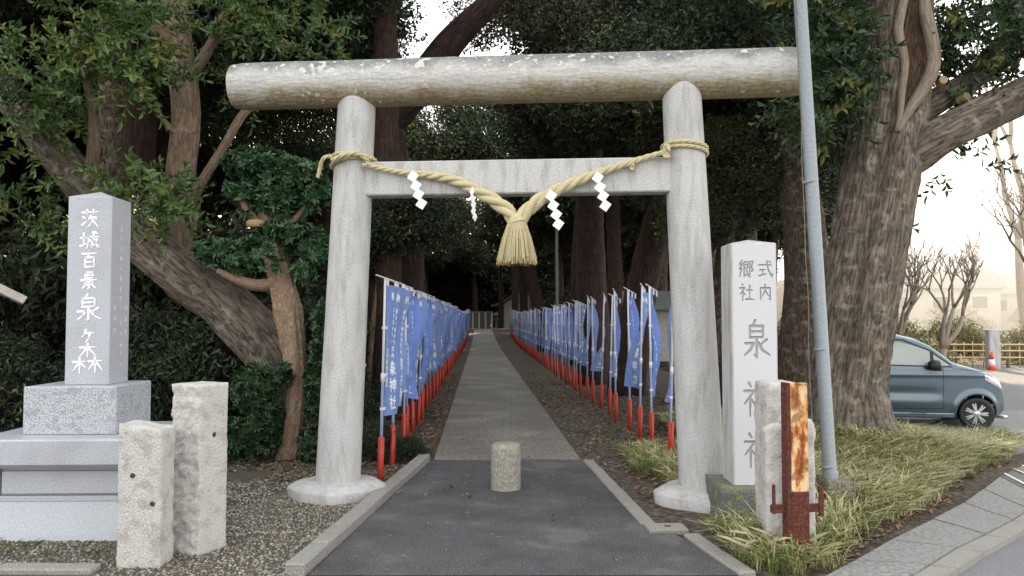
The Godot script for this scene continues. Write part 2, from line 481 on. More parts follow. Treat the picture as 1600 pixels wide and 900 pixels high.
# ---------------------------------------------------------------- start
func _ready():
	rng.seed = 4711
	wob.seed = 3
	wob.frequency = 0.08
	wob.noise_type = FastNoiseLite.TYPE_SIMPLEX_SMOOTH
	var cam := Camera3D.new()
	cam.name = "camera"
	cam.position = Vector3(0, 1.6, 0)
	cam.rotation.x = atan(50.0 / 1250.0)
	cam.fov = rad_to_deg(2.0 * atan(450.0 / 1250.0))
	cam.near = 0.05
	cam.far = 600.0
	add_child(cam)
	cam.current = true
	var we := WorldEnvironment.new()
	we.name = "world"
	var env := Environment.new()
	env.background_mode = Environment.BG_SKY
	var sky := ProceduralSkyMaterial.new()
	sky.sky_top_color = Color(0.78, 0.79, 0.805)
	sky.sky_horizon_color = Color(0.98, 0.97, 0.95)
	sky.sky_curve = 0.2
	sky.ground_bottom_color = Color(0.3, 0.3, 0.28)
	sky.ground_horizon_color = Color(0.6, 0.6, 0.58)
	sky.sun_angle_max = 40.0
	sky.sun_curve = 0.12
	env.sky = Sky.new()
	env.sky.sky_material = sky
	env.background_energy_multiplier = 1.0
	env.tonemap_mode = Environment.TONE_MAPPER_LINEAR
	env.tonemap_exposure = 3.5
	env.sdfgi_enabled = true
	env.ssao_enabled = true
	env.ssil_enabled = true
	we.environment = env
	add_child(we)
	var sun := DirectionalLight3D.new()
	sun.name = "sun"
	sun.light_energy = 1.35
	sun.light_color = Color(1.0, 0.9, 0.74)
	sun.light_angular_distance = 0.5
	sun.shadow_enabled = true
	var az := deg_to_rad(15.0)
	var el := deg_to_rad(24.0)
	var to_sun := Vector3(sin(az) * cos(el), sin(el), -cos(az) * cos(el))
	sun.look_at_from_position(to_sun * 10.0, Vector3.ZERO)
	add_child(sun)

	make_materials()
	make_leaves()
	build_ground()
	build_gate()
	build_rope()
	build_left_monument()
	build_left_posts()
	build_right_stones()
	build_pole()
	build_stump()
	build_flags()
	build_big_tree()
	build_left_trees()
	build_grove()
	build_shrine()
	build_lamp()
	build_car()
	build_background()
	build_small_stuff()
	var glare_fog := FogVolume.new()  # added fog box, imitates camera glare washing out the far houses
	glare_fog.name = "glare_haze"
	glare_fog.shape = RenderingServer.FOG_VOLUME_SHAPE_BOX
	glare_fog.size = Vector3(90.0, 15.0, 90.0)
	glare_fog.position = Vector3(63.0, 5.0, -75.0)
	var fm := FogMaterial.new()
	fm.albedo = Color(1.0, 0.99, 0.96)
	fm.density = 0.016
	glare_fog.material = fm
	glare_fog.set_meta("kind", "stuff")
	glare_fog.set_meta("label", "added fog box imitating camera glare over the far houses")
	glare_fog.set_meta("category", "glare_haze")
	add_child(glare_fog)
	env.volumetric_fog_enabled = true
	env.volumetric_fog_density = 0.0

# ---------------------------------------------------------------- leaf shapes
var L := {}

func leaf(mb: MB, b: Vector3, dir: Vector3, up: Vector3, len: float, wid: float, oval := true):
	var s := dir.cross(up).normalized()
	var n := s.cross(dir).normalized()
	var t := b + dir * len - n * len * 0.12
	var lift := n * wid * 0.22
	if not oval:
		var m := b + dir * len * 0.45
		mb.tri(b, m + s * wid * 0.5 + lift, t)
		mb.tri(b, t, m - s * wid * 0.5 + lift)
		return
	var a := b + dir * len * 0.3
	var c := b + dir * len * 0.68 - n * len * 0.03
	mb.quad(b, a + s * wid * 0.46 + lift, c + s * wid * 0.42 + lift, t)
	mb.quad(b, t, c - s * wid * 0.42 + lift, a - s * wid * 0.46 + lift)

func make_leaves():
	# a leafy twig pointing along +Y, about 0.4 m
	for v in 3:
		var mb := MB.new()
		var tip := Vector3(rf(-0.05, 0.05), 0.38, rf(-0.05, 0.05))
		mb.tube([Vector3.ZERO, tip * 0.5 + Vector3(0.01, 0, 0), tip], [0.004, 0.003, 0.0015], 3, 1.0, false)
		for i in 13:
			var f := 0.12 + 0.88 * i / 12.0
			var a := i * 2.4 + rf(-0.4, 0.4)
			var d := (Vector3(cos(a), rf(0.35, 0.9), sin(a))).normalized()
			if i >= 11: d = (Vector3(rf(-0.4, 0.4), 1, rf(-0.4, 0.4))).normalized()
			leaf(mb, tip * f, d, Vector3.UP + rdir() * 0.3, rf(0.085, 0.13), rf(0.040, 0.055))
		L["twig%d" % v] = mb.done()
	# loose clusters for crowns farther off
	for v in 2:
		var mb := MB.new()
		for i in 26:
			var p := rdir() * 0.42 * pow(rng.randf(), 0.5)
			leaf(mb, p, (rdir() + Vector3(0, -0.1, 0)).normalized(), rdir() + Vector3.UP * 0.9, rf(0.11, 0.17), rf(0.045, 0.07), false)
		L["cluster%d" % v] = mb.done()
	var ro := MB.new()
	for i in 9:
		var a := TAU * i / 9.0 + rf(-0.2, 0.2)
		var tilt := 0.25 if i % 2 == 0 else 0.8
		leaf(ro, Vector3(cos(a), 0, sin(a)) * 0.006, Vector3(cos(a), tilt, sin(a)).normalized(), Vector3.UP, rf(0.06, 0.095), rf(0.032, 0.046))
	L.rosette = ro.done()
	for v in 2:
		var tu := MB.new()
		for i in 22:
			var a := rng.randf() * TAU
			var base := Vector3(cos(a), 0, sin(a)) * rf(0.0, 0.10)
			var b2 := rng.randf() * TAU
			var lean := Vector3(cos(b2), 0, sin(b2)) * rf(0.15, 1.5)
			var h := rf(0.10, 0.30)
			var w := rf(0.0028, 0.0062)
			var s := Vector3(-sin(b2), 0, cos(b2)) * w
			var m := base + Vector3.UP * h * 0.6 + lean * h * 0.35
			var e := base + Vector3.UP * h * rf(0.45, 0.95) + lean * h
			tu.quad(base - s * 0.6, base + s * 0.6, m + s, m - s)
			tu.tri(m - s, m + s, e)
		L["tuft%d" % v] = tu.done()
	var sa := MB.new()       # a low tuft of broad bamboo-grass leaves
	for i in 11:
		var a := rng.randf() * TAU
		var d := Vector3(cos(a), rf(0.1, 0.9), sin(a)).normalized()
		leaf(sa, Vector3(cos(a) * 0.03, rf(0.03, 0.16), sin(a) * 0.03), d, Vector3.UP, rf(0.12, 0.24), rf(0.007, 0.014))
	L.sasa = sa.done()
	var li := MB.new()
	leaf(li, Vector3(-0.04, 0, 0), Vector3(1, 0.08, 0).normalized(), Vector3.UP, 0.085, 0.04)
	L.dead = li.done()
	for v in 2:
		var pb := MB.new()
		var rings := []
		for k in 3:
			var ring := PackedVector3Array()
			for j in 6:
				var r := [0.7, 1.0, 0.6][k] * rf(0.8, 1.15) as float
				ring.append(Vector3(cos(-TAU * j / 6.0) * r, [-0.5, 0.05, 0.55][k] * rf(0.8, 1.1), sin(-TAU * j / 6.0) * r * 0.8))
			rings.append(ring)
		pb.smooth()
		pb.skin(rings)
		L["pebble%d" % v] = pb.done()

func basis_to(up: Vector3, spin: float, s: float) -> Basis:
	var x := up.cross(Vector3(0.3, 0.1, 1.0)).normalized()
	var z := x.cross(up).normalized()
	return (Basis(x, up, z) * Basis(Vector3.UP, spin)).scaled_local(Vector3.ONE * s)

# clumps: [centre, radii, how many]; leaves thrown through each, thicker towards its skin
func strew(clumps: Array, smin: float, smax: float, dark: Color, light: Color, yellow := 0.0) -> Array:
	var where := []
	var tint := PackedColorArray()
	for c in clumps:
		var rad: Vector3 = c[1]
		var tone := rf(-0.2, 0.2)
		for i in int(c[2]):
			var d := rdir()
			var p: Vector3 = c[0] + d * rad * pow(rng.randf(), 0.4)
			var up := (d * 0.9 + Vector3(0, 0.15, 0) + rdir() * 0.75).normalized()
			where.append(Transform3D(basis_to(up, rng.randf() * TAU, rf(smin, smax)), p))
			var f := clampf(rng.randf() * 0.8 + tone + 0.1, 0.0, 1.0)
			var col := dark.lerp(light, f)
			if rng.randf() < yellow: col = Color(0.14, 0.15, 0.035)
			tint.append(col)
	return [where, tint]

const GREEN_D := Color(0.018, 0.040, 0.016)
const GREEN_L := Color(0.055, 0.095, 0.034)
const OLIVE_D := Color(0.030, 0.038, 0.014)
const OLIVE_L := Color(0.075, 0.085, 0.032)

# ---------------------------------------------------------------- ground
func build_ground():
	var xs := []
	var x := -90.0
	while x < 120.0:
		xs.append(x)
		x += 0.3 if x > -9.0 and x < 10.0 else 3.0
	var ds := []
	var d := -30.0
	while d < 190.0:
		ds.append(d)
		d += 0.3 if d > 4.0 and d < 18.0 else (1.0 if d >= 18.0 and d < 40.0 else 4.0)
	ground_piece("ground", sheet(xs, ds, 0.0), M.dirt, "dark earth of the grove floor strewn with dead leaves")
	# road in front of the gate
	ground_piece("road", sheet([-60.0, -20.0, -8.0, -5.0, -3.0, -1.0, 0.0, 1.0, 1.45], [-25.0, -10.0, 0.0, 3.0, 5.04], 0.006), M.asphalt, "asphalt road at the mouth of the grove")
	ground_piece("driveway", ribbon([V2(-1.27, 5.045), V2(-1.19, 6.0), V2(-1.06, 7.5), V2(-0.91, 9.15)], [V2(1.44, 5.045), V2(1.2, 6.05), V2(0.91, 7.5), V2(0.80, 9.15)], 0.012, 0.0, 6), M.asphalt, "dark asphalt apron running in under the stone gate")
	# concrete path in poured bays
	var path := Node3D.new()
	path.name = "path"
	add_child(path)
	tag(path, "worn concrete path leading straight into the grove between the banners", "path", "", "structure")
	var a := 9.15
	while a < 76.0:
		var b := minf(a + (3.6 if a < 50.0 else 2.4), 76.2)
		var w := 0.83 if a < 49.0 else 0.80
		obj("paving_bay", ribbon([V2(path_x(a) - w, a + 0.006), V2(path_x(b) - w, b - 0.006)], [V2(path_x(a) + w, a + 0.006), V2(path_x(b) + w, b - 0.006)], 0.022, 0.05, 4), M.concrete if a < 49.0 else M.slab, path)  # near bays darker, far bays paler: shade and sunlight put into the colour
		a = b
	ground_piece("forecourt", ribbon([V2(-5.2, 76.2), V2(-7.0, 80.0), V2(-9.0, 90.0)], [V2(-0.6, 76.2), V2(2.0, 80.0), V2(3.0, 90.0)], 0.02, 0.0, 2), M.slab, "pale forecourt at the far end of the path")
	# kerb of the apron, stone by stone
	kerb_row("left_kerb", "raised concrete kerb between gravel and asphalt apron", [V2(-1.36, 5.05), V2(-1.27, 6.0), V2(-1.14, 7.5), V2(-0.99, 9.12)], 0.13, 0.085, 0.62)
	kerb_row("right_kerb", "flush concrete kerb on the earth side of the asphalt apron", [V2(0.86, 9.12), V2(0.97, 7.5), V2(1.06, 6.28)], 0.12, 0.03, 0.62)
	kerb_row("right_kerb", "short kerb run between drain cover and road", [V2(1.32, 5.98), V2(1.39, 5.5), V2(1.47, 5.05)], 0.12, 0.03, 0.5)
	kerb_row("front_kerb", "mossy low kerb before the engraved monument", [V2(-6.4, 5.17), V2(-2.62, 5.12)], 0.13, 0.05, 0.6)
	var cover := thing("drain_cover", "square concrete drain cover with a small slot, beside the apron kerb", "drain cover", Vector3(1.17, 0, -6.14))
	var mb := MB.new()
	mb.box(Vector3(0, 0.012, 0), Vector3(0.30, 0.05, 0.2), 0.008, Basis(Vector3.UP, 0.06))
	obj("cover_plate", mb, M.kerb, cover)
	mb = MB.new()
	mb.box(Vector3(0.01, 0.0385, 0), Vector3(0.045, 0.004, 0.03))
	obj("slot", mb, M.dark_metal, cover)
	ground_piece("gravel", ribbon([V2(-7.0, 5.0), V2(-7.0, 8.6)], [V2(-1.42, 5.0), V2(-1.12, 8.6)], 0.012, 0.0, 16), M.gravel_bed, "grey gravel bed beside the gate")
	# the pavement that swings round the grass bank
	var inn := [V2(1.75, 4.75), V2(2.2, 5.2), V2(2.68, 5.72), V2(3.44, 6.6), V2(4.2, 7.5), V2(5.33, 8.8), V2(6.85, 10.55), V2(9.2, 12.6), V2(13.0, 14.5)]
	var outr := [V2(2.2, 4.7), V2(2.65, 5.15), V2(3.08, 5.62), V2(3.62, 6.2), V2(4.3, 6.95), V2(5.3, 8.05), V2(6.9, 9.7), V2(9.2, 11.6), V2(13.0, 13.4)]
	var walk := Node3D.new()
	walk.name = "pavement"
	add_child(walk)
	tag(walk, "grey slab pavement curving round the grassy bank", "pavement", "", "structure")
	var kn := 0
	for i in inn.size() - 1:
		var n := 2 if i >= 4 else 1
		for k in n:
			var f0 := float(k) / n + 0.012
			var f1 := float(k + 1) / n - 0.012
			if i == 5: continue
			var li := [inn[i].lerp(inn[i + 1], f0), inn[i].lerp(inn[i + 1], f1)]
			var ri := [outr[i].lerp(outr[i + 1], f0), outr[i].lerp(outr[i + 1], f1)]
			for q in [li, ri]:
				q[0].y = rf(-0.003, 0.003)
				q[1].y = q[0].y
			obj("paving_slab", ribbon(li, ri, 0.06, 0.12, 2), M.slab, walk)
			kn += 1
	var grate := MB.new()
	grate = ribbon([inn[5].lerp(inn[6], 0.01), inn[5].lerp(inn[6], 0.42), inn[5].lerp(inn[6], 0.99)], [outr[5].lerp(outr[6], 0.01), outr[5].lerp(outr[6], 0.42), outr[5].lerp(outr[6], 0.99)], 0.055, 0.1, 2)
	obj("drain_slab", grate, M.dark_stone, walk)
	for f in [0.08, 0.32, 0.56]:
		obj("drain_strip", ribbon([inn[5].lerp(inn[6], f), inn[5].lerp(inn[6], f + 0.02)], [outr[5].lerp(outr[6], f - 0.03), outr[5].lerp(outr[6], f - 0.01)], 0.068, 0.012, 2), M.white_paint, walk)
	var lip := []
	for i in outr.size():
		lip.append(outr[i] + Vector3(0.17, 0, 0.03))
	for i in outr.size() - 1:
		obj("kerb_stone", ribbon([outr[i].lerp(outr[i + 1], 0.01) + Vector3(0.012, 0, 0), outr[i].lerp(outr[i + 1], 0.99) + Vector3(0.012, 0, 0)], [lip[i].lerp(lip[i + 1], 0.01), lip[i].lerp(lip[i + 1], 0.99)], 0.052, 0.12), M.kerb, walk)
	var far := []
	for i in lip.size():
		far.append(lip[i] + Vector3(30.0, 0, 12.0))
	ground_piece("side_road", ribbon(lip, far, 0.008, 0.0, 12), M.road, "pale asphalt side road at the right")
	ground_piece("road", sheet([1.45, 1.8, 2.2, 3.0, 5.0, 10.0, 30.0], [-25.0, -10.0, 0.0, 3.0, 4.74], 0.007), M.road, "grey asphalt road in front of the pavement")
	# concrete parking strip under the car and the lot behind it
	var pl := [V2(6.42, 10.95), V2(7.05, 12.4), V2(7.6, 14.2), V2(8.2, 16.0)]
	var pr := [V2(8.6, 11.95), V2(9.4, 13.2), V2(10.2, 14.6), V2(11.0, 16.4)]
	ground_piece("parking_strip", ribbon(pl, pr, 0.03, 0.05, 4), M.slab, "pale concrete strip under the front of the car")
	ground_piece("car_park", ribbon([V2(3.6, 13.2), V2(5.6, 17.0), V2(12.5, 33.0)], [V2(40.0, 12.0), V2(42.0, 18.0), V2(46.0, 33.0)], 0.014, 0.0, 14), M.road, "sunlit asphalt car park in front of the bamboo fence")

func V2(x: float, d: float) -> Vector3:
	return Vector3(x, 0, -d)

func kerb_row(called: String, label: String, pts: Array, w: float, h: float, each: float):
	var root := Node3D.new()
	root.name = numbered("kerb", self)
	add_child(root, true)
	tag(root, label, "kerb", "", "structure")
	for i in pts.size() - 1:
		var a: Vector3 = pts[i]
		var b: Vector3 = pts[i + 1]
		var n := maxi(1, int(round(a.distance_to(b) / each)))
		for k in n:
			var p := a.lerp(b, (k + 0.5) / n)
			var mb := MB.new()
			var turn := atan2(-(b.z - a.z), b.x - a.x)
			mb.box(Vector3.ZERO, Vector3(a.distance_to(b) / n - 0.008, 0.16, w), 0.012)
			var o := obj("kerb_stone", mb, M.kerb, root, Vector3(p.x, lie(p.x, -p.z) + h - 0.08 + rf(-0.004, 0.004), p.z))
			o.rotation = Vector3(rf(-0.015, 0.015), turn + rf(-0.008, 0.008), 0)

# ---------------------------------------------------------------- the gate
func kasagi_texture() -> ImageTexture:
	var w := 1024
	var h := 256
	var big := FastNoiseLite.new(); big.seed = 5; big.frequency = 0.012; big.fractal_octaves = 5
	var small := FastNoiseLite.new(); small.seed = 6; small.frequency = 0.12; small.fractal_octaves = 3
	var spots := FastNoiseLite.new(); spots.seed = 9; spots.frequency = 0.05; spots.fractal_octaves = 3
	var data := PackedByteArray()
	data.resize(w * h * 3)
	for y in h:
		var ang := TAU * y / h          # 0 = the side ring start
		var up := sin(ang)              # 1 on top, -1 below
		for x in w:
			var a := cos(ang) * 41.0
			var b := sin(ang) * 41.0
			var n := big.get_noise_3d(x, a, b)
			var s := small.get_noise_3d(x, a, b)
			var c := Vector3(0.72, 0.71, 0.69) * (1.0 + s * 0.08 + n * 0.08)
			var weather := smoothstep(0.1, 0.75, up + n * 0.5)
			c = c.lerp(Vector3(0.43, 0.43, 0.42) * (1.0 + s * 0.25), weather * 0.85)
			var stain_shade := smoothstep(0.15, 0.85, -up + n * 0.45)  # brown algae stain below, with the underside's shading painted in
			c = c.lerp(Vector3(0.50, 0.44, 0.32) * (1.0 + s * 0.3), stain_shade * 0.85)
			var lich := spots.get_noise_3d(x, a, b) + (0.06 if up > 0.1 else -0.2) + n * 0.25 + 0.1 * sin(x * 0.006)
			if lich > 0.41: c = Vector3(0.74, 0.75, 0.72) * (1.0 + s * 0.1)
			var k := (y * w + x) * 3
			data[k] = int(clampf(c.x, 0, 1) * 255)
			data[k + 1] = int(clampf(c.y, 0, 1) * 255)
			data[k + 2] = int(clampf(c.z, 0, 1) * 255)
	return ImageTexture.create_from_image(Image.create_from_data(w, h, false, Image.FORMAT_RGB8, data))

const PL0 := Vector3(-1.59, 0.0, -7.35)
const PL1 := Vector3(-1.435, 3.77, -7.36)
const PR0 := Vector3(1.68, 0.0, -7.1)
const PR1 := Vector3(1.515, 3.77, -7.1)

func build_gate():
	var g := thing("shrine_gate", "weathered stone shrine gate of round pillars and log-shaped top beam", "shrine gate", Vector3.ZERO)
	for s in [[PL0, PL1], [PR0, PR1]]:
		var mb := MB.new()
		mb.smooth()
		var pts := []
		var rad := []
		for i in 25:
			pts.append(s[0].lerp(s[1], i / 24.0))
			rad.append(lerpf(0.203, 0.172, i / 24.0))
		mb.tube(pts, rad, 40, 2.0, true, func(a, l): return 1.0 + wob.get_noise_3d(cos(a) * 9.0, l * 14.0, sin(a) * 9.0) * 0.012)
		obj("pillar", mb, M.granite, g)
		var f := MB.new()
		var foot := func(a, y): return 1.0 + 0.05 * cos(a * 4.0 + 0.6) + 0.02 * cos(a * 8.0) + 0.012 * sin(a * 7.0 + s[0].x)
		var steps := [[0.405, 0.0], [0.418, 0.105], [0.412, 0.118], [0.345, 0.158], [0.335, 0.163], [0.1, 0.172]]
		for k in 3:
			f.st.set_smooth_group(k + 1)
			var rings := []
			for p in [steps[k * 2], steps[k * 2 + 1]] if k < 2 else [steps[3], steps[4], steps[5]]:
				var ring := PackedVector3Array()
				for j in 56:
					var a := -TAU * j / 56.0
					var r: float = p[0] * foot.call(a, p[1])
					ring.append(Vector3(s[0].x + cos(a) * r, p[1] - 0.02, s[0].z + sin(a) * r))
				rings.append(ring)
			f.skin(rings, 1.0, [], false, k == 2)
			if k == 0:
				var again: PackedVector3Array = rings[1]
				var up := PackedVector3Array()
				for j in 56:
					var a := -TAU * j / 56.0
					var r: float = steps[2][0] * foot.call(a, 0.0)
					up.append(Vector3(s[0].x + cos(a) * r, steps[2][1] - 0.02, s[0].z + sin(a) * r))
				f.skin([again, up], 1.0, [], false, false)
		obj("foundation_stone", f, M.granite, g)
	var k := MB.new()
	k.smooth()
	var a := Vector3(-2.60, 3.785, -7.43)
	var b := Vector3(2.57, 3.805, -7.035)
	var rings := []
	var vs := []
	var ax := (b - a).normalized()
	var fw := ax.cross(Vector3.UP).normalized()    # away from the viewer
	var up := fw.cross(ax) * -1.0
	if up.y < 0.0: up = -up
	for i in 51:
		var f := i / 50.0
		var end := 1.0
		if i == 0 or i == 50: end = 0.93
		var r := 0.216 * end
		var ring := PackedVector3Array()
		for j in 48:
			var t := TAU * j / 48.0
			var rr := r * (1.0 + wob.get_noise_3d(f * 60.0, cos(t) * 8.0, sin(t) * 8.0) * 0.018)
			ring.append(a.lerp(b, f if i in [0, 50] else clampf(f, 0.004, 0.996)) + (-fw * cos(t) + up * sin(t)) * rr)
		rings.append(ring)
		vs.append(f * 1.0)
	# wind so that faces look outward
	var n0: Vector3 = (rings[0][1] - rings[0][0]).cross(rings[1][0] - rings[0][0])
	var turn_round: bool = n0.dot(rings[0][0] - a) < 0.0
	for i in 50:
		for j in 48:
			var jj := (j + 1) % 48
			var p0: Vector3 = rings[i][j]
			var p1: Vector3 = rings[i][jj]
			var p2: Vector3 = rings[i + 1][jj]
			var p3: Vector3 = rings[i + 1][j]
			var u0 := Vector2(vs[i], j / 48.0)
			var u1 := Vector2(vs[i], (j + 1) / 48.0)
			var u2 := Vector2(vs[i + 1], (j + 1) / 48.0)
			var u3 := Vector2(vs[i + 1], j / 48.0)
			if turn_round: k.quad(p0, p3, p2, p1, u0, u3, u2, u1)
			else: k.quad(p0, p1, p2, p3, u0, u1, u2, u3)
	k.smooth(false)
	for e in [0, 50]:
		for j in 48:
			var c: Vector3 = a if e == 0 else b
			var away: Vector3 = (a + b) * 0.5
			var p0: Vector3 = rings[e][j]
			var p1: Vector3 = rings[e][(j + 1) % 48]
			var uu := Vector2(0.02 if e == 0 else 0.98, j / 48.0)
			if (p1 - p0).cross(c - p0).dot(c - away) > 0.0: k.tri(p0, p1, c, uu, uu, uu)
			else: k.tri(p0, c, p1, uu, uu, uu)
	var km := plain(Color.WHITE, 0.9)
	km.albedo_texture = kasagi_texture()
	km.heightmap_enabled = false
	var nn := noise_tex(0.06, [], 12, 5)
	nn.as_normal_map = true
	nn.bump_strength = 5.0
	km.normal_enabled = true
	km.normal_texture = nn
	km.normal_scale = 0.6
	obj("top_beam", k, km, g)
	var t := MB.new()
	var p0 := Vector3(-1.46, 2.895, -7.355)
	var p1 := Vector3(1.56, 2.88, -7.1)
	var mid := (p0 + p1) * 0.5
	t.box(mid, Vector3(p0.distance_to(p1), 0.31, 0.2), 0.012, Basis(Vector3.UP, atan2(-(p1.z - p0.z), p1.x - p0.x)))
	obj("tie_beam", t, M.granite, g)

# ---------------------------------------------------------------- straw rope and paper streamers
func gate_z(x: float) -> float:
	return lerpf(-7.355, -7.1, (x + 1.46) / 3.02)

func smooth_path(keys: Array, n: int) -> Array:
	var c := Curve3D.new()
	for i in keys.size():
		var t: Vector3 = (keys[mini(i + 1, keys.size() - 1)] - keys[maxi(i - 1, 0)]) / 6.0
		c.add_point(keys[i], -t, t)
	var pts := []
	var l := c.get_baked_length()
	for i in n + 1:
		pts.append(c.sample_baked(l * i / n, true))
	return pts

func twisted(keys: Array, radii: Array, n: int, strands: int, pitch: float) -> Array:
	var mid := smooth_path(keys, n)
	var out := []
	for s in strands:
		var mb := MB.new()
		mb.smooth()
		var pts := []
		var rad := []
		var turn := TAU * s / strands
		for i in n + 1:
			var f := float(i) / n * (radii.size() - 1)
			var r: float = lerpf(radii[int(f)], radii[mini(int(f) + 1, radii.size() - 1)], f - int(f))
			var t: Vector3 = (mid[mini(i + 1, n)] - mid[maxi(i - 1, 0)]).normalized()
			var sd := t.cross(Vector3.UP if absf(t.y) < 0.95 else Vector3.RIGHT).normalized()
			var up := sd.cross(t)
			if i > 0: turn += mid[i].distance_to(mid[i - 1]) / (pitch * r) 
			pts.append(mid[i] + (sd * cos(turn) + up * sin(turn)) * r * 0.5)
			rad.append(r * 0.56 * (1.0 + rf(-0.03, 0.03)))
		mb.tube(pts, rad, 9, 2.0)
		out.append(mb)
	return out

func build_rope():
	var root := thing("straw_rope", "thick twisted straw rope slung over the tie beam with a bushy tassel", "straw rope")
	var zz := func(x, off): return gate_z(x) + 0.1 + off
	var left := [Vector3(-1.30, 3.0, zz.call(-1.3, 0.06)), Vector3(-1.1, 2.95, zz.call(-1.1, 0.045)), Vector3(-0.88, 2.915, zz.call(-0.88, 0.05)), Vector3(-0.56, 2.865, zz.call(-0.56, 0.06)), Vector3(-0.25, 2.715, zz.call(-0.25, 0.08)), Vector3(-0.05, 2.575, zz.call(-0.05, 0.09)), Vector3(0.03, 2.47, zz.call(0.03, 0.09))]
	var right := [Vector3(1.37, 3.08, zz.call(1.37, 0.07)), Vector3(1.18, 3.03, zz.call(1.18, 0.045)), Vector3(0.97, 2.965, zz.call(0.97, 0.05)), Vector3(0.68, 2.865, zz.call(0.68, 0.06)), Vector3(0.40, 2.745, zz.call(0.4, 0.08)), Vector3(0.17, 2.60, zz.call(0.17, 0.1)), Vector3(0.06, 2.47, zz.call(0.06, 0.1))]
	for k in [left, right]:
		for mb in twisted(k, [0.022, 0.026, 0.034, 0.044, 0.054, 0.064, 0.064], 130, 3, 1.35):
			obj("strand", mb, M.straw, root)
	# turns round the pillars
	for e in [[PL0, PL1, 3.045, 0.1, 0.021], [PL0, PL1, 3.085, -0.04, 0.017], [PR0, PR1, 3.135, -0.05, 0.018], [PR0, PR1, 3.095, -0.06, 0.018]]:
		var f: float = e[2] / 3.77
		var c: Vector3 = e[0].lerp(e[1], f)
		var r: float = lerpf(0.203, 0.172, f) + e[4]
		var ring := []
		for i in 25:
			var a := TAU * i / 24.0
			ring.append(Vector3(c.x + cos(a) * r, e[2] + sin(a) * 0.02 + cos(a) * e[3] * 0.3, c.z + sin(a) * r))
		for mb in twisted(ring, [e[4]], 90, 3, 1.6):
			obj("loop", mb, M.straw, root)
	# loose tail on the left and knots on the right
	for mb in twisted([Vector3(-1.62, 3.07, -7.12), Vector3(-1.70, 3.05, -7.15), Vector3(-1.74, 2.97, -7.2), Vector3(-1.765, 2.89, -7.22)], [0.019, 0.019, 0.019, 0.015], 30, 3, 1.6):
		obj("tail", mb, M.straw, root)
	for mb in twisted([Vector3(-1.62, 3.03, -7.13), Vector3(-1.5, 3.075, -7.1), Vector3(-1.38, 3.09, -7.12), Vector3(-1.3, 3.02, -7.2), Vector3(-1.34, 2.99, -7.15)], [0.02, 0.022, 0.02], 40, 3, 1.6):
		obj("tail", mb, M.straw, root)
	for q in [[Vector3(1.36, 3.07, gate_z(1.36) + 0.17), 0.05], [Vector3(1.06, 2.95, gate_z(1.06) + 0.15), 0.03]]:
		var kn := []
		for i in 14:
			var a := TAU * i / 7.0
			kn.append(q[0] + Vector3(cos(a) * 0.4 - 0.2 + i * 0.02, sin(a), cos(a * 0.5) * 0.5) * q[1])
		for mb in twisted(kn, [q[1] * 0.42], 40, 2, 1.6):
			obj("knot", mb, M.straw, root)
	# tassel
	var at := Vector3(0.045, 2.47, zz.call(0.045, 0.1))
	var core := MB.new()
	core.smooth()
	core.lathe(at, [[0.13, -0.335], [0.125, -0.28], [0.105, -0.16], [0.085, -0.05], [0.074, 0.0], [0.076, 0.03], [0.05, 0.06]], 28, func(a, y): return 1.0 + 0.04 * sin(a * 13.0))
	obj("tassel_core", core, M.straw, root)
	var straw := MB.new()
	var ends := MB.new()
	for i in 620:
		var a := rng.randf() * TAU
		var q := sqrt(rng.randf())
		var top := at + Vector3(cos(a), 0, sin(a)) * 0.075 * lerpf(0.7, 1.02, q)
		var sp := rf(0.80, 1.08) * (0.11 + 0.065 * q)
		var low := at + Vector3(cos(a + rf(-0.1, 0.1)) * sp, -0.345 + rf(-0.035, 0.02) - 0.01 * q, sin(a) * sp)
		var m := top.lerp(low, 0.45) + Vector3(cos(a), 0, sin(a)) * 0.008
		straw.tube([top, m, low], [0.0034, 0.0036, 0.003], 4, 0.3, false)
		if i % 3 == 0:
			var e := (low - m).normalized()
			ends.tube([low - e * 0.02, low + e * rf(0.002, 0.012)], [0.0036, 0.003], 4, 0.3)
	var sm := obj("tassel_straws", straw, M.straw, root)
	sm.set_meta("kind", "stuff")
	obj("cut_ends", ends, M.straw_end, root)
	var tie := MB.new()
	tie.smooth()
	var rr := []
	for i in 21:
		rr.append(at + Vector3(cos(TAU * i / 20.0) * 0.08, -0.005 + 0.012 * sin(i * 0.6), sin(TAU * i / 20.0) * 0.08))
	tie.tube(rr, [0.009], 6)
	obj("tie", tie, M.straw, root)
	# paper streamers
	streamer("leftmost zigzag white paper streamer, hanging flat from the rope", Vector3(-0.885, 2.90, zz.call(-0.885, 0.105)), 0.0, 4, 1.0, 0.0)
	streamer("frayed, twisted white paper streamer left of the tassel", Vector3(-0.365, 2.75, zz.call(-0.365, 0.14)), 1.0, 5, 0.75, 1.0)
	streamer("zigzag white paper streamer just right of the tassel", Vector3(0.335, 2.70, zz.call(0.335, 0.17)), 0.35, 4, 1.0, 0.3)
	streamer("rightmost zigzag white paper streamer, over the beam near the right pillar", Vector3(0.745, 2.865, zz.call(0.745, 0.11)), 0.2, 4, 1.0, 0.15)

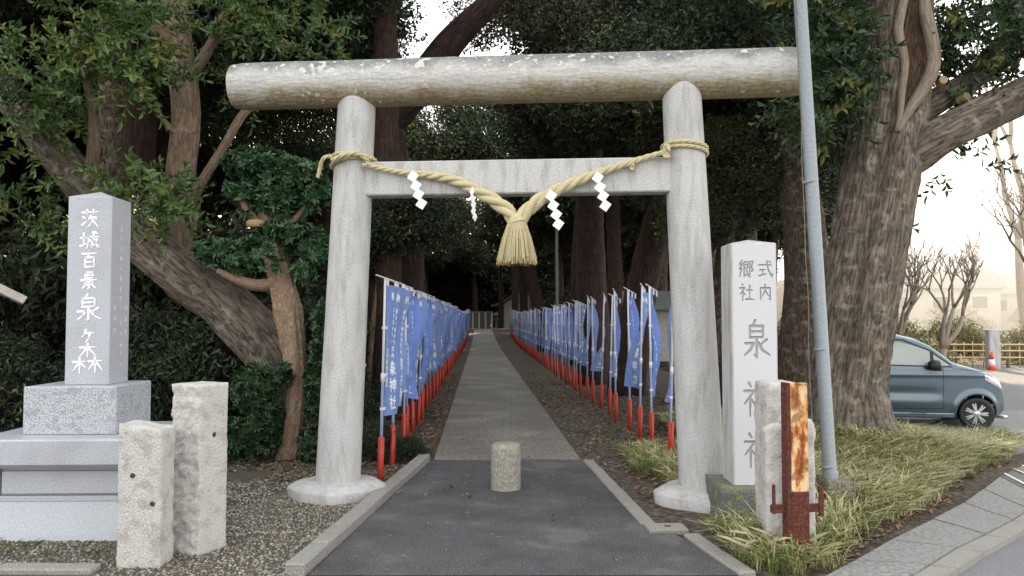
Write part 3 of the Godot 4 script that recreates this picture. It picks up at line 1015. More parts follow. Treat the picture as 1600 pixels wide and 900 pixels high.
func streamer(label: String, at: Vector3, turn: float, n: int, size: float, torn: float):
	var root := thing("paper_streamer", label, "paper streamer", at, "folded paper streamers on the straw rope")
	root.rotation.y = turn
	root.rotation.z = 0.06
	var x := 0.0
	var y := 0.0
	for i in n:
		var mb := MB.new()
		var z0 := (0.006 if i % 2 == 0 else -0.004) - i * 0.002
		var q := [Vector3(x - 0.055, y - 0.03, z0), Vector3(x - 0.005, y + 0.035, z0 + 0.01), Vector3(x + 0.055, y - 0.012, z0 + 0.012), Vector3(x + 0.005, y - 0.075, z0)]
		if torn > 0.8:
			q = [Vector3(x - 0.03, y - 0.03, z0), Vector3(x - 0.005, y + 0.035, z0 + 0.02), Vector3(x + 0.03, y - 0.012, z0 + 0.03), Vector3(x + rf(-0.01, 0.03), y - rf(0.07, 0.12), z0)]
		for k in 4: q[k] = q[k] * size
		var nn := Vector3(0, 0, 0.0012)
		mb.quad(q[3] + nn, q[2] + nn, q[1] + nn, q[0] + nn)
		mb.quad(q[0] - nn, q[1] - nn, q[2] - nn, q[3] - nn)
		for k in 4:
			var k2 := (k + 1) % 4
			mb.quad(q[k] - nn, q[k] + nn, q[k2] + nn, q[k2] - nn)
		obj("paper_fold", mb, M.paper, root)
		x += (0.02 if torn < 0.8 else 0.012)
		y -= (0.082 if torn < 0.8 else 0.075)

# ---------------------------------------------------------------- stones
func rock_mesh(size: Vector3, seg: Vector3i, rough: Array, sd: int, top_slope := 0.0) -> MB:
	# a block whose six faces are displaced; rough = amount on [-x, +x, +y, +-z front, back]
	var mb := MB.new()
	mb.smooth()
	var n := FastNoiseLite.new()
	n.seed = sd
	n.frequency = 1.0
	n.fractal_octaves = 5
	n.fractal_gain = 0.7
	var h := size * 0.5
	var place := func(v: Vector3) -> Vector3:
		var p := v * h
		var q := p * 5.0
		# round the arrises a little
		var e := 0.0
		var near := [absf(v.x) > 0.999, absf(v.y) > 0.999, absf(v.z) > 0.999]
		var cnt := int(near[0]) + int(near[1]) + int(near[2])
		if cnt >= 2: e = 0.003 + 0.012 * absf(n.get_noise_3dv(q * 2.0))
		p.x -= signf(v.x) * e * float(near[0]); p.y -= signf(v.y) * e * float(near[1]); p.z -= signf(v.z) * e * float(near[2])
		var d := n.get_noise_3dv(q)
		if near[0]: p.x += signf(v.x) * d * (rough[0] if v.x < 0.0 else rough[1])
		if near[1] and v.y > 0.0: p.y += d * rough[2] + top_slope * v.x
		if near[2]: p.z += signf(v.z) * d * (rough[3] if v.z > 0.0 else rough[4])
		return p
	for ax in 3:
		var i1 := (ax + 1) % 3
		var i2 := (ax + 2) % 3
		for s in [-1.0, 1.0]:
			for a in seg[i1]:
				for b in seg[i2]:
					var q := []
					for c in [[a, b], [a + 1, b], [a + 1, b + 1], [a, b + 1]]:
						var v := Vector3.ZERO
						v[ax] = s
						v[i1] = -1.0 + 2.0 * c[0] / seg[i1]
						v[i2] = -1.0 + 2.0 * c[1] / seg[i2]
						q.append(place.call(v))
					if s > 0.0: mb.quad(q[0], q[1], q[2], q[3])
					else: mb.quad(q[0], q[3], q[2], q[1])
	return mb

func prism_cap(mb: MB, c: Vector3, w: float, d: float, h0: float, rise: float):
	var q := [c + Vector3(-w, h0, d), c + Vector3(w, h0, d), c + Vector3(w, h0, -d), c + Vector3(-w, h0, -d)]
	var p := c + Vector3(0, h0 + rise, 0)
	for i in 4: mb.tri(q[i], q[(i + 1) % 4], p)

func build_left_monument():
	var root := thing("stone_monument", "tall pale granite pillar with white brush lettering on a stepped pedestal", "stone monument", Vector3(-3.28, 0, -6.32))
	root.rotation.y = 0.03
	var mb := MB.new()
	mb.box(Vector3(0.02, 0.13, 0), Vector3(1.16, 0.30, 0.98), 0.01)
	# splayed lower course
	var low := MB.new()
	var b0 := [Vector3(-0.62, -0.03, 0.52), Vector3(0.62, -0.03, 0.52), Vector3(0.62, -0.03, -0.52), Vector3(-0.62, -0.03, -0.52)]
	var b1 := [Vector3(-0.53, 0.275, 0.41), Vector3(0.53, 0.275, 0.41), Vector3(0.53, 0.275, -0.41), Vector3(-0.53, 0.275, -0.41)]
	for i in 4:
		var j := (i + 1) % 4
		low.quad(b0[i], b0[j], b1[j], b1[i])
	low.quad(b1[0], b1[1], b1[2], b1[3])
	obj("splayed_base", low, M.polished, root)
	var body := MB.new()
	body.box(Vector3(0, 0.41, 0), Vector3(1.04, 0.27, 0.74), 0.006)
	obj("base_block", body, M.polished, root)
	var rim := MB.new()
	for q in [[Vector3(0, 0.53, 0.392), Vector3(1.04, 0.03, 0.05)], [Vector3(0, 0.295, 0.392), Vector3(1.04, 0.04, 0.05)], [Vector3(-0.50, 0.4125, 0.392), Vector3(0.04, 0.195, 0.05)], [Vector3(0.50, 0.4125, 0.392), Vector3(0.04, 0.195, 0.05)]]:
		rim.box(q[0], q[1], 0.004)
	obj("panel_frame", rim, M.polished, root)
	var pn := MB.new()
	pn.box(Vector3(0, 0.4125, 0.39), Vector3(0.925, 0.165, 0.04), 0.004)
	obj("panel", pn, M.polished, root)
	var cap := MB.new()
	cap.box(Vector3(0, 0.645, 0), Vector3(1.30, 0.19, 1.06), 0.012)
	obj("plinth_slab", cap, M.polished, root)
	var ped := MB.new()
	ped.box(Vector3(-0.045, 0.92, -0.02), Vector3(0.69, 0.36, 0.62), 0.008)
	obj("pedestal_block", ped, M.plinth, root)
	var col := MB.new()
	col.box(Vector3(0.0, 1.83, -0.03), Vector3(0.335, 1.46, 0.335), 0.006)
	prism_cap(col, Vector3(0.0, 0, -0.03), 0.1615, 0.1615, 2.56, 0.06)
	obj("pillar", col, M.polished, root)
	var fz := -0.03 + 0.168
	var wr := MB.new()
	for q in [["茨", 2.385, 0.15], ["城", 2.215, 0.155], ["百", 2.06, 0.135], ["景", 1.90, 0.145], ["泉", 1.69, 0.215], ["ヶ", 1.475, 0.12], ["森", 1.30, 0.235]]:
		var s: float = q[2]
		write3d(wr, q[0], Vector3(0.004 - s * 0.5, q[1] + s * 0.5, fz), Vector3(s, s * 0.05, 0), Vector3(0, -s, 0), Vector3(0, 0, 1), 0.018)
	obj("front_lettering", wr, M.white_paint, root)
	var side := MB.new()
	var sx := 0.168
	var cols := [["三十八年一月吉日", 2.35, 0.05, -0.03, 0.08], ["村井吉", 1.72, 0.05, -0.13, 0.095], ["三八村", 1.6, 0.045, -0.05, 0.09], ["井月日", 1.72, 0.045, 0.06, 0.09], ["十一", 1.36, 0.05, -0.06, 0.09]]
	for c in cols:
		var y: float = c[1]
		for ch in c[0]:
			write3d(side, ch, Vector3(sx, y, c[3] + c[2] * 0.5), Vector3(0, 0, -c[2]), Vector3(0, -c[2], 0), Vector3(1, 0, 0), 0.006)
			y -= c[4]
	obj("side_lettering", side, M.white_paint, root)

func build_left_posts():
	var a := thing("granite_post", "short rough granite post with a drilled hole, in front of the monument plinth", "granite post", Vector3(-2.40, 0, -5.30), "rough granite posts flanking the entrance")
	obj("post", rock_mesh(Vector3(0.28, 0.97, 0.22), Vector3i(14, 36, 12), [0.006, 0.012, 0.014, 0.005, 0.02], 21, -0.02), M.rough_granite, a, Vector3(0, 0.43, 0))
	var b := thing("granite_post", "taller white granite post with a rough split left side, nearest the gravel", "granite post", Vector3(-2.175, -0.02, -5.62), "rough granite posts flanking the entrance")
	b.rotation.y = 1.12
	obj("post", rock_mesh(Vector3(0.26, 1.27, 0.26), Vector3i(22, 90, 22), [0.036, 0.004, 0.004, 0.005, 0.02], 22), M.rough_granite, b, Vector3(0, 0.545, 0))
	for q in [[a, Vector3(-0.04, 0.6, 0.112)], [b, Vector3(0.0, 0.83, 0.1315)], [a, Vector3(0.09, 0.42, 0.112)]]:
		var mb := MB.new()
		mb.lathe(Vector3.ZERO, [[0.017, 0.0], [0.013, 0.004], [0.005, 0.0045]], 12)
		var o := obj("drill_hole", mb, M.dark_metal, q[0], q[1])
		o.rotation.x = PI / 2

func carved_material() -> StandardMaterial3D:
	# the right-hand stone: characters cut into the face (relief), with the shade of the cuts painted in darker
	var w := 256
	var h := 1280
	var cut := Image.create(w, h, false, Image.FORMAT_RGB8)
	cut.fill(Color.WHITE)
	for q in [["式", 150, 82, 92, 98], ["内", 152, 206, 84, 96], ["郷", 36, 82, 92, 98], ["社", 36, 206, 90, 96], ["泉", 50, 400, 176, 200], ["神", 50, 720, 176, 190], ["社", 50, 985, 176, 190]]:
		ink(cut, q[0], q[1], q[2], q[3], q[4], 12.0 if q[3] > 100 else 6.0, Color.BLACK)
	var soft: Image = cut.duplicate()
	soft.resize(w / 3, h / 3, Image.INTERPOLATE_CUBIC)
	soft.resize(w, h, Image.INTERPOLATE_CUBIC)
	var nrm: Image = soft.duplicate()
	nrm.bump_map_to_normal_map(9.0)
	var n := FastNoiseLite.new()
	n.seed = 77
	n.frequency = 0.25
	n.fractal_octaves = 3
	var bytes := soft.get_data()
	for i in w * h:
		var v: float = bytes[i * 3] / 255.0
		var s := 1.0 + n.get_noise_2d(i % w, i / w) * 0.28
		var c := Vector3(0.58, 0.57, 0.55).lerp(Vector3(0.76, 0.76, 0.77), v) * s
		bytes[i * 3] = int(clampf(c.x, 0, 1) * 255); bytes[i * 3 + 1] = int(clampf(c.y, 0, 1) * 255); bytes[i * 3 + 2] = int(clampf(c.z, 0, 1) * 255)
	var m := plain(Color.WHITE, 0.85)
	m.albedo_texture = ImageTexture.create_from_image(Image.create_from_data(w, h, false, Image.FORMAT_RGB8, bytes))
	m.normal_enabled = true
	m.normal_texture = ImageTexture.create_from_image(nrm)
	return m

func build_right_stones():
	var root := thing("name_stone", "tall white granite pillar with carved characters beside the right gate pillar", "name stone", Vector3(1.93, 0, -6.53))
	root.rotation.y = -0.02
	var mb := MB.new()
	mb.box(Vector3(0, 1.235, 0), Vector3(0.36, 1.96, 0.34), 0.008)
	prism_cap(mb, Vector3.ZERO, 0.172, 0.162, 2.215, 0.04)
	obj("pillar", mb, M.granite, root)
	var f := MB.new()
	var z := 0.1725
	f.quad(Vector3(-0.17, 0.27, z), Vector3(0.17, 0.27, z), Vector3(0.17, 2.205, z), Vector3(-0.17, 2.205, z), Vector2(0, 1), Vector2(1, 1), Vector2(1, 0), Vector2(0, 0))
	var e := Vector3(0, 0, -0.004)
	f.quad(Vector3(-0.17, 2.205, z), Vector3(0.17, 2.205, z), Vector3(0.17, 2.205, z) + e, Vector3(-0.17, 2.205, z) + e)
	obj("inscribed_face", f, carved_material(), root)
	obj("base_block", rock_mesh(Vector3(0.52, 0.42, 0.56), Vector3i(12, 10, 12), [0.02, 0.02, 0.015, 0.02, 0.02], 23), M.dark_stone, root, Vector3(-0.04, 0.09, 0.0))
	var p := thing("granite_post", "smooth-topped granite post standing before the carved name stone", "granite post", Vector3(1.855, 0, -5.66), "granite posts beside the rusty stake")
	p.rotation.y = 0.1
	obj("post", rock_mesh(Vector3(0.22, 1.3, 0.24), Vector3i(12, 44, 12), [0.008, 0.01, 0.006, 0.03, 0.02], 24), M.rough_granite, p, Vector3(0, 0.52, 0))
	var w := thing("granite_post", "broken white post clamped behind the rusty iron stake", "granite post", Vector3(1.855, 0, -5.42), "granite posts beside the rusty stake")
	obj("post", rock_mesh(Vector3(0.33, 1.0, 0.12), Vector3i(14, 36, 6), [0.012, 0.012, 0.05, 0.02, 0.02], 25, 0.02), M.rough_granite, w, Vector3(0, 0.40, 0))
	var r := thing("iron_stake", "rusty square iron stake with peeling orange paint and a clamp bracket", "iron stake", Vector3(1.85, 0, -5.26))
	r.rotation.y = 0.12
	var a := MB.new()
	a.box(Vector3(0.012, 0.56, 0.018), Vector3(0.118, 1.26, 0.035), 0.003)
	obj("front_flange", a, M.rust, r)
	var b := MB.new()
	b.box(Vector3(-0.061, 0.56, -0.005), Vector3(0.026, 1.262, 0.085), 0.003)
	obj("side_flange", b, M.rust_dark, r)
	var low := MB.new()
	low.box(Vector3(0.012, 0.19, 0.021), Vector3(0.1195, 0.60, 0.036), 0.003)
	obj("rusted_foot", low, M.rust_dark, r)
	for q in [[Vector3(0.125, 0.375, -0.005), Vector3(0.11, 0.05, 0.03)], [Vector3(0.165, 0.42, 0.012), Vector3(0.03, 0.19, 0.02)], [Vector3(-0.12, 0.375, -0.005), Vector3(0.1, 0.05, 0.03)], [Vector3(-0.158, 0.44, 0.012), Vector3(0.018, 0.19, 0.02)]]:
		var cl := MB.new()
		cl.box(q[0], q[1], 0.003)
		obj("clamp_bar", cl, M.rust_dark, r)

func build_pole():
	var root := thing("steel_pole", "grey steel pole leaning slightly, planted in a concrete block", "pole", Vector3(2.635, 0, -6.68))
	var mb := MB.new()
	mb.smooth()
	mb.tube([Vector3(0, 0.1, 0), Vector3(0, 0.34, 0), Vector3(-0.005, 0.36, 0), Vector3(-0.205, 4.6, 0), Vector3(-0.26, 5.8, 0)], [0.062, 0.062, 0.056, 0.053, 0.05], 20)
	obj("pole", mb, M.galv, root)
	for y in [0.38, 1.35, 2.75]:
		var band := MB.new()
		band.smooth()
		band.tube([Vector3(-0.002 - y * 0.047, y, 0), Vector3(-0.004 - y * 0.047, y + 0.02, 0)], [0.0585, 0.0585], 20)
		obj("band", band, M.galv, root)
	obj("concrete_block", rock_mesh(Vector3(0.24, 0.5, 0.24), Vector3i(10, 16, 10), [0.015, 0.015, 0.02, 0.015, 0.015], 26, -0.01), M.old_concrete, root, Vector3(0.05, 0.04, 0.0))
	var cord := thing("hanging_cord", "thin white cord hanging down alongside the leaning steel pole", "cord", Vector3(2.42, 0, -6.6))
	var c := MB.new()
	c.smooth()
	var pts := []
	for i in 40:
		var y := 5.2 - i * 0.118
		pts.append(Vector3(-0.055 + 0.0025 * i + 0.004 * sin(i * 0.9), y, 0.01 * sin(i * 0.5)))
	c.tube(pts, [0.0035], 6)
	obj("cord", c, M.wood_grey, cord)

func build_stump():
	var mb := MB.new()
	mb.smooth()
	mb.lathe(Vector3.ZERO, [[0.141, -0.1], [0.142, 0.0], [0.139, 0.12], [0.141, 0.3], [0.139, 0.40], [0.132, 0.425], [0.115, 0.437], [0.05, 0.44]], 40, func(a, y): return 1.0 + 0.02 * sin(a * 5.0 + y * 3.0) + 0.012 * sin(a * 17.0))
	var o := obj("bollard", mb, M.stump, self, Vector3(-0.06, 0.0, -7.62))
	tag(o, "squat log-shaped concrete bollard in the middle of the apron", "bollard")

# ---------------------------------------------------------------- banners
func banner_material(v: int) -> StandardMaterial3D:
	var w := 160
	var h := 512
	var im := Image.create(w, h, false, Image.FORMAT_RGB8)
	im.fill([Color("#7590c8"), Color("#889dcb"), Color("#7a94cf")][v])
	var white := Color("#e9edf6")
	ink(im, "奉", 40, 26, 26, 34, 5, white)
	ink(im, "納", 84, 26, 28, 36, 5, white)
	var y := 84
	for ch in "三日月年十八":
		ink(im, ch, 62, y, 15, 20, 3, white)
		ink(im, ["村", "井", "百", "景", "吉", "一"][(y / 25) % 6], 86, y + 4, 15, 20, 3, white)
		y += 25
	ink(im, "式", 72, 236, 24, 24, 4, white)
	ink(im, "内", 72, 264, 24, 24, 4, white)
	ink(im, "泉", 54, 298, 58, 56, 8, white)
	ink(im, "神", 54, 366, 58, 56, 8, white)
	ink(im, "社", 54, 434, 58, 56, 8, white)
	# paper strip with a dedication
	im.fill_rect(Rect2i(14, 250, 20, 150), Color("#dcdde0"))
	var t := 256
	for ch in ["百", "村", "井", "吉", "十", "八"]:
		ink(im, ch, 17, t, 14, 18, 2.4, Color("#3a3c44"))
		t += 24
	var m := plain(Color.WHITE, 0.75)
	m.albedo_texture = ImageTexture.create_from_image(im)
	m.albedo_color = Color(1.0 - 0.06 * v, 1.0 - 0.05 * v, 1.0 - 0.02 * v)
	var cr := noise_tex(0.012, [], 130 + v, 4, false, 256)
	cr.as_normal_map = true
	cr.bump_strength = 8.0
	m.normal_enabled = true
	m.normal_texture = cr
	m.normal_scale = 0.8
	m.cull_mode = BaseMaterial3D.CULL_DISABLED
	m.backlight_enabled = true
	m.backlight = Color(0.3, 0.3, 0.3)
	return m

func banner_cloth(v: int) -> MB:
	var mb := MB.new()
	mb.smooth()
	var grid := []
	var nx := 8
	var ny := 28
	var flare: float = [0.10, 0.55, -0.35, 0.85, 0.25, -0.15, 0.4][v]
	var wave: float = [0.025, 0.045, 0.05, 0.075, 0.04, 0.06, 0.03][v]
	var tight: float = [1.0, 0.86, 0.6, 0.9, 0.7, 0.5, 0.78][v]
	for j in ny + 1:
		var f := float(j) / ny
		var row := []
		var pull := lerpf(1.0, tight, smoothstep(0.0, 0.5, f))
		for i in nx + 1:
			var e := float(i) / nx
			var ang := -flare * smoothstep(0.35, 1.0, f) * e
			var x := 0.035 + e * 0.41 * pull
			var z := sin(f * 7.0 + v * 1.7 + e * 2.2) * wave * e + sin(e * (9.0 + v) + f * (2.0 + v * 0.6) + v) * 0.055 * (1.08 - tight) * smoothstep(0.0, 0.2, f)
			row.append(Vector3(x * cos(ang) - z * sin(ang), 1.955 - f * 1.31 - 0.03 * e + 0.05 * e * f * flare, -x * sin(ang) * -1.0 + z * cos(ang)))
		grid.append(row)
	for j in ny:
		for i in nx:
			var u0 := float(i) / nx
			var u1 := float(i + 1) / nx
			var v0 := float(j) / ny
			var v1 := float(j + 1) / ny
			mb.quad(grid[j + 1][i], grid[j + 1][i + 1], grid[j][i + 1], grid[j][i], Vector2(u0, v1), Vector2(u1, v1), Vector2(u1, v0), Vector2(u0, v0))
	return mb

func make_banner(v: int) -> Node3D:
	var root := thing("banner", "", "banner")
	var p := MB.new()
	p.smooth()
	p.tube([Vector3(0, 0.95, 0), Vector3(0, 2.02, 0)], [0.0135, 0.0115], 10)
	p.tube([Vector3(0, 1.07, 0), Vector3(0, 0.99, 0)], [0.02], 10)
	obj("upper_pole", p, M.pole_white, root)
	var q := MB.new()
	q.smooth()
	q.tube([Vector3(0, 0.05, 0), Vector3(0, 0.96, 0)], [0.0155], 10)
	obj("lower_pole", q, M.pole_grey, root)
	var c := MB.new()
	c.smooth()
	c.tube([Vector3(-0.2, 2.04, 0), Vector3(0.46, 1.965, 0)], [0.0075], 8)
	obj("crossbar", c, M.pole_white, root)
	obj("cloth", banner_cloth(v), M["banner%d" % (v % 3)], root)
	for k in 3:
		var l := MB.new()
		l.box(Vector3(0.06 + k * 0.18, 1.972 - k * 0.02, 0), Vector3(0.02, 0.07, 0.018))
		obj("hanging_loop", l, M.pole_white, root)
	for y in [1.52, 1.05, 0.72]:
		var l := MB.new()
		l.box(Vector3(0.018, y, 0), Vector3(0.07, 0.03, 0.034), 0.004)
		obj("pole_loop", l, M.pole_white, root)
	var s := MB.new()
	s.smooth()
	s.tube([Vector3(0, 0.02, 0), Vector3(0, 0.44, 0)], [0.031], 12)
	s.tube([Vector3(-0.04, -0.1, 0.02), Vector3(-0.04, 0.43, 0.02)], [0.017], 10)
	obj("red_sleeve", s, M.sleeve, root)
	return root

func build_flags():
	for i in 3: M["banner%d" % i] = banner_material(i)
	var protos := []
	for v in 7: protos.append(make_banner(v))
	var first := {}
	var order := ["first", "second", "third", "fourth", "fifth", "sixth", "seventh", "eighth", "ninth", "tenth", "eleventh", "twelfth", "thirteenth", "fourteenth", "fifteenth", "sixteenth", "seventeenth", "eighteenth", "nineteenth", "twentieth"]
	var left_d := [7.98, 8.85, 9.95, 10.9, 11.5, 12.2, 12.9, 13.7]
	var right_d := [9.22, 10.05, 10.75, 11.65, 12.7, 13.6, 14.5, 15.4, 16.2]
	for side in 2:
		var ds: Array = left_d if side == 0 else right_d
		var pattern := [0, 4, 2, 1, 6, 5, 0, 3, 4] if side == 0 else [4, 5, 3, 2, 0, 5, 1, 2, 6]
		var n := 0
		var d: float = ds[0]
		while d < 62.0:
			var x := (-1.285 - 0.0385 * (d - 8.0)) if side == 0 else (1.78 - 0.0365 * (d - 9.2))
			x += rf(-0.03, 0.03)
			var v: int = pattern[n % 9]
			var at := Vector3(x, lie(x, d), -d)
			var turn := deg_to_rad(74.0 + rf(-9.0, 9.0)) if side == 0 else deg_to_rad(73.0 + rf(-16.0, 10.0))
			var row := "left" if side == 0 else "right"
			var label := ""
			if n < 20: label = "blue banner on a red-sleeved pole, %s from the gate in the %s row" % [order[n], row]
			else: label = "small far blue banner in the dense end of the %s row" % row
			var group := "blue banners lining the %s side of the path" % row
			var o: Node3D
			if not first.has(v):
				first[v] = true
				o = protos[v]
				o.transform = Transform3D(Basis(Vector3.UP, turn), at)
				tag(o, label, "banner", group)
			else:
				o = dup(protos[v], "banner", at, turn, 1.0 + rf(-0.025, 0.025), label, group)
			o.rotation.z = rf(-0.035, 0.035)
			o.rotation.x = rf(-0.035, 0.035)
			n += 1
			d = ds[n] if n < ds.size() else d + rf(0.72, 1.1)

# ---------------------------------------------------------------- trees
func trunk_shape(sd: int, ridges: float, amp: float) -> Callable:
	var n := FastNoiseLite.new()
	n.seed = sd
	n.frequency = 1.0
	n.fractal_octaves = 3
	return func(a, l): return 1.0 + amp * n.get_noise_3d(cos(a) * ridges, l * 0.9, sin(a) * ridges) + 0.05 * sin(a * 2.0 + l * 0.5 + sd)

func limb(pts: Array, radii: Array, n := 12, sd := 1, amp := 0.1, steps := 20) -> MB:
	var mb := MB.new()
	mb.smooth()
	var mid := smooth_path(pts, steps)
	var rad := []
	for i in steps + 1:
		var f := float(i) / steps * (radii.size() - 1)
		rad.append(lerpf(radii[int(f)], radii[mini(int(f) + 1, radii.size() - 1)], f - int(f)))
	mb.tube(mid, rad, n, maxf(1.0, round(radii[0] * 6.0)), true, trunk_shape(sd, 2.2, amp))
	return mb

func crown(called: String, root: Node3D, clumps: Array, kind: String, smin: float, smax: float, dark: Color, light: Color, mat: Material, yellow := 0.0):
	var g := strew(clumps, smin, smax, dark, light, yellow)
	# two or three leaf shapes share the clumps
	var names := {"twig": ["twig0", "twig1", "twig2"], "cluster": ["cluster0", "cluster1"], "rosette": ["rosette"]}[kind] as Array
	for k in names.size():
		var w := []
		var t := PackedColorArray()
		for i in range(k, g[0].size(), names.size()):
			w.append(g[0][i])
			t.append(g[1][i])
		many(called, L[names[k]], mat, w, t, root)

func build_big_tree():
	var root := thing("camphor_tree", "huge old grey tree with a hollow scar, leaning right over the grass bank", "tree", Vector3(4.2, 0.1, -9.9))
	var n := FastNoiseLite.new()
	n.seed = 41
	n.frequency = 1.0
	n.fractal_octaves = 4
	var keys := [[-0.3, -0.04, 0.72], [0.05, -0.05, 0.64], [0.3, -0.07, 0.54], [0.72, -0.08, 0.455], [1.3, 0.02, 0.45], [2.13, 0.17, 0.455], [3.0, 0.33, 0.455], [3.9, 0.50, 0.455], [4.7, 0.60, 0.42], [5.5, 0.67, 0.38], [7.0, 0.8, 0.34], [9.5, 1.0, 0.26], [12.0, 1.1, 0.12]]
	var at := func(y: float) -> Vector2:
		for i in keys.size() - 1:
			if y <= keys[i + 1][0]:
				var f: float = smoothstep(0.0, 1.0, 0.0) + (y - keys[i][0]) / (keys[i + 1][0] - keys[i][0])
				return Vector2(lerpf(keys[i][1], keys[i + 1][1], f), lerpf(keys[i][2], keys[i + 1][2], f))
		return Vector2(keys[-1][1], keys[-1][2])
	var sides := 120
	var rings := []
	var vs := []
	var surf := func(a: float, y: float) -> Vector3:
		var q: Vector2 = at.call(y)
		var r := q.y
		var fr := n.get_noise_3d(cos(a) * 7.0 + y * 0.5, y * 0.55, sin(a) * 7.0)
		var fine := n.get_noise_3d(cos(a) * 19.0 + y * 0.8, y * 1.3, sin(a) * 19.0 + 9.0)
		var roots := smoothstep(0.8, 0.0, y) * 0.14 * sin(a * 5.0 + 0.8)
		r *= 1.0 + fr * 0.07 + roots
		r += fine * 0.035 * smoothstep(6.5, 3.2, y)
		# front faces +z, i.e. a = -90 deg on this ring
		var ga := lerpf(-2.2, -1.95, clampf((y - 1.4) / 2.6, 0.0, 1.0))
		r -= 0.13 * exp(-pow((a - ga) / 0.2, 2.0)) * smoothstep(0.3, 1.4, y) * smoothstep(4.6, 3.9, y)
		# the scar
		var sy := (y - 4.75) / 0.95
		var sa := (a + 1.38) / 0.42
		r -= 0.17 * exp(-pow(sy * sy + sa * sa, 2.0))
		return Vector3(q.x + cos(a) * r, y, -sin(a) * r)
	var y := -0.3
	while y < 12.0:
		var ring := PackedVector3Array()
		for j in sides:
			var a := TAU * j / sides
			if a > PI: a -= TAU
			ring.append(surf.call(a, y))
		rings.append(ring)
		vs.append(y)
		y += 0.06 if y < 6.0 else 0.4
	var mb := MB.new()
	mb.smooth()
	mb.skin(rings, 4.0, vs)
	obj("trunk", mb, M.bark_grey, root)
	# hollow wood and rolled lips of the scar
	var ho := MB.new()
	ho.smooth()
	var hg := []
	for i in 25:
		var row := []
		for j in 11:
			var yy := lerpf(4.0, 5.65, i / 24.0)
			var half := 0.48 * sqrt(maxf(0.02, 1.0 - pow((yy - 4.8) / 0.9, 2.0)))
			var aa := -1.38 + lerpf(-half, half, j / 10.0)
			var p: Vector3 = surf.call(aa, yy)
			row.append(p + Vector3(0, 0, 0.012 + 0.09 * maxf(0.0, n.get_noise_3d(j * 0.9, yy * 1.2, 4.0))))
		hg.append(row)
	for i in 24:
		for j in 10:
			ho.quad(hg[i][j], hg[i][j + 1], hg[i + 1][j + 1], hg[i + 1][j], Vector2(j * 0.1, i * 0.08), Vector2(j * 0.1 + 0.1, i * 0.08), Vector2(j * 0.1 + 0.1, i * 0.08 + 0.08), Vector2(j * 0.1, i * 0.08 + 0.08))
	obj("hollow", ho, M.rotten, root)
	var lip := func(pts: Array, rad: Array):
		var w := []
		for q in pts:
			var v: Vector3 = surf.call(q[0], q[1])
			w.append(v + Vector3(0, 0, 0.03))
		obj("scar_lip", limb(w, rad, 12, int(pts[0][1] * 10), 0.12, 30), M.callus, root)
	lip.call([[-1.78, 5.85], [-1.90, 5.4], [-2.02, 5.0], [-1.86, 4.75], [-1.70, 4.55], [-1.74, 4.25], [-1.72, 4.0], [-1.76, 3.75]], [0.045, 0.05, 0.055, 0.06, 0.055, 0.05, 0.04, 0.03])
	lip.call([[-1.02, 5.85], [-1.06, 5.4], [-0.92, 5.0], [-0.74, 4.72], [-0.80, 4.45], [-1.15, 4.15], [-1.5, 3.95], [-1.72, 3.75]], [0.05, 0.055, 0.075, 0.085, 0.085, 0.075, 0.06, 0.03])
	# limbs
	var arms := [
		[[Vector3(0.6, 3.45, 0.1), Vector3(1.05, 3.75, 0.25), Vector3(1.5, 3.98, 0.25), Vector3(2.15, 4.3, 0.2), Vector3(3.3, 4.85, -0.1)], [0.26, 0.235, 0.21, 0.18, 0.12]],
		[[Vector3(0.7, 3.9, -0.1), Vector3(1.15, 4.25, -0.1), Vector3(1.65, 4.55, -0.1), Vector3(2.15, 5.25, 0.0), Vector3(2.5, 6.4, 0.0)], [0.16, 0.15, 0.13, 0.12, 0.08]],
		[[Vector3(0.8, 7.0, 0), Vector3(-0.6, 8.2, 0.4), Vector3(-2.2, 9.2, 0.8)], [0.2, 0.15, 0.06]],
		[[Vector3(0.9, 8.0, 0), Vector3(2.4, 9.0, 0.8), Vector3(4.2, 9.6, 1.0)], [0.2, 0.14, 0.06]],
	]
	for i in arms.size():
		obj("limb", limb(arms[i][0], arms[i][1], 14, 50 + i, 0.22, 24), M.bark_grey, root)
	for q in [[Vector3(1.38, 4.24, 0.2), Vector3(0.3, 0.2, 1.0), 0.055], [Vector3(1.05, 4.42, 0.28), Vector3(-0.1, 0.1, 1.0), 0.05]]:
		var k := MB.new()
		var dir: Vector3 = q[1].normalized()
		k.tube([q[0] - dir * 0.12, q[0]], [q[2] * 1.1, q[2]], 12)
		obj("sawn_stub", k, M.cut_wood, root, Vector3.ZERO)
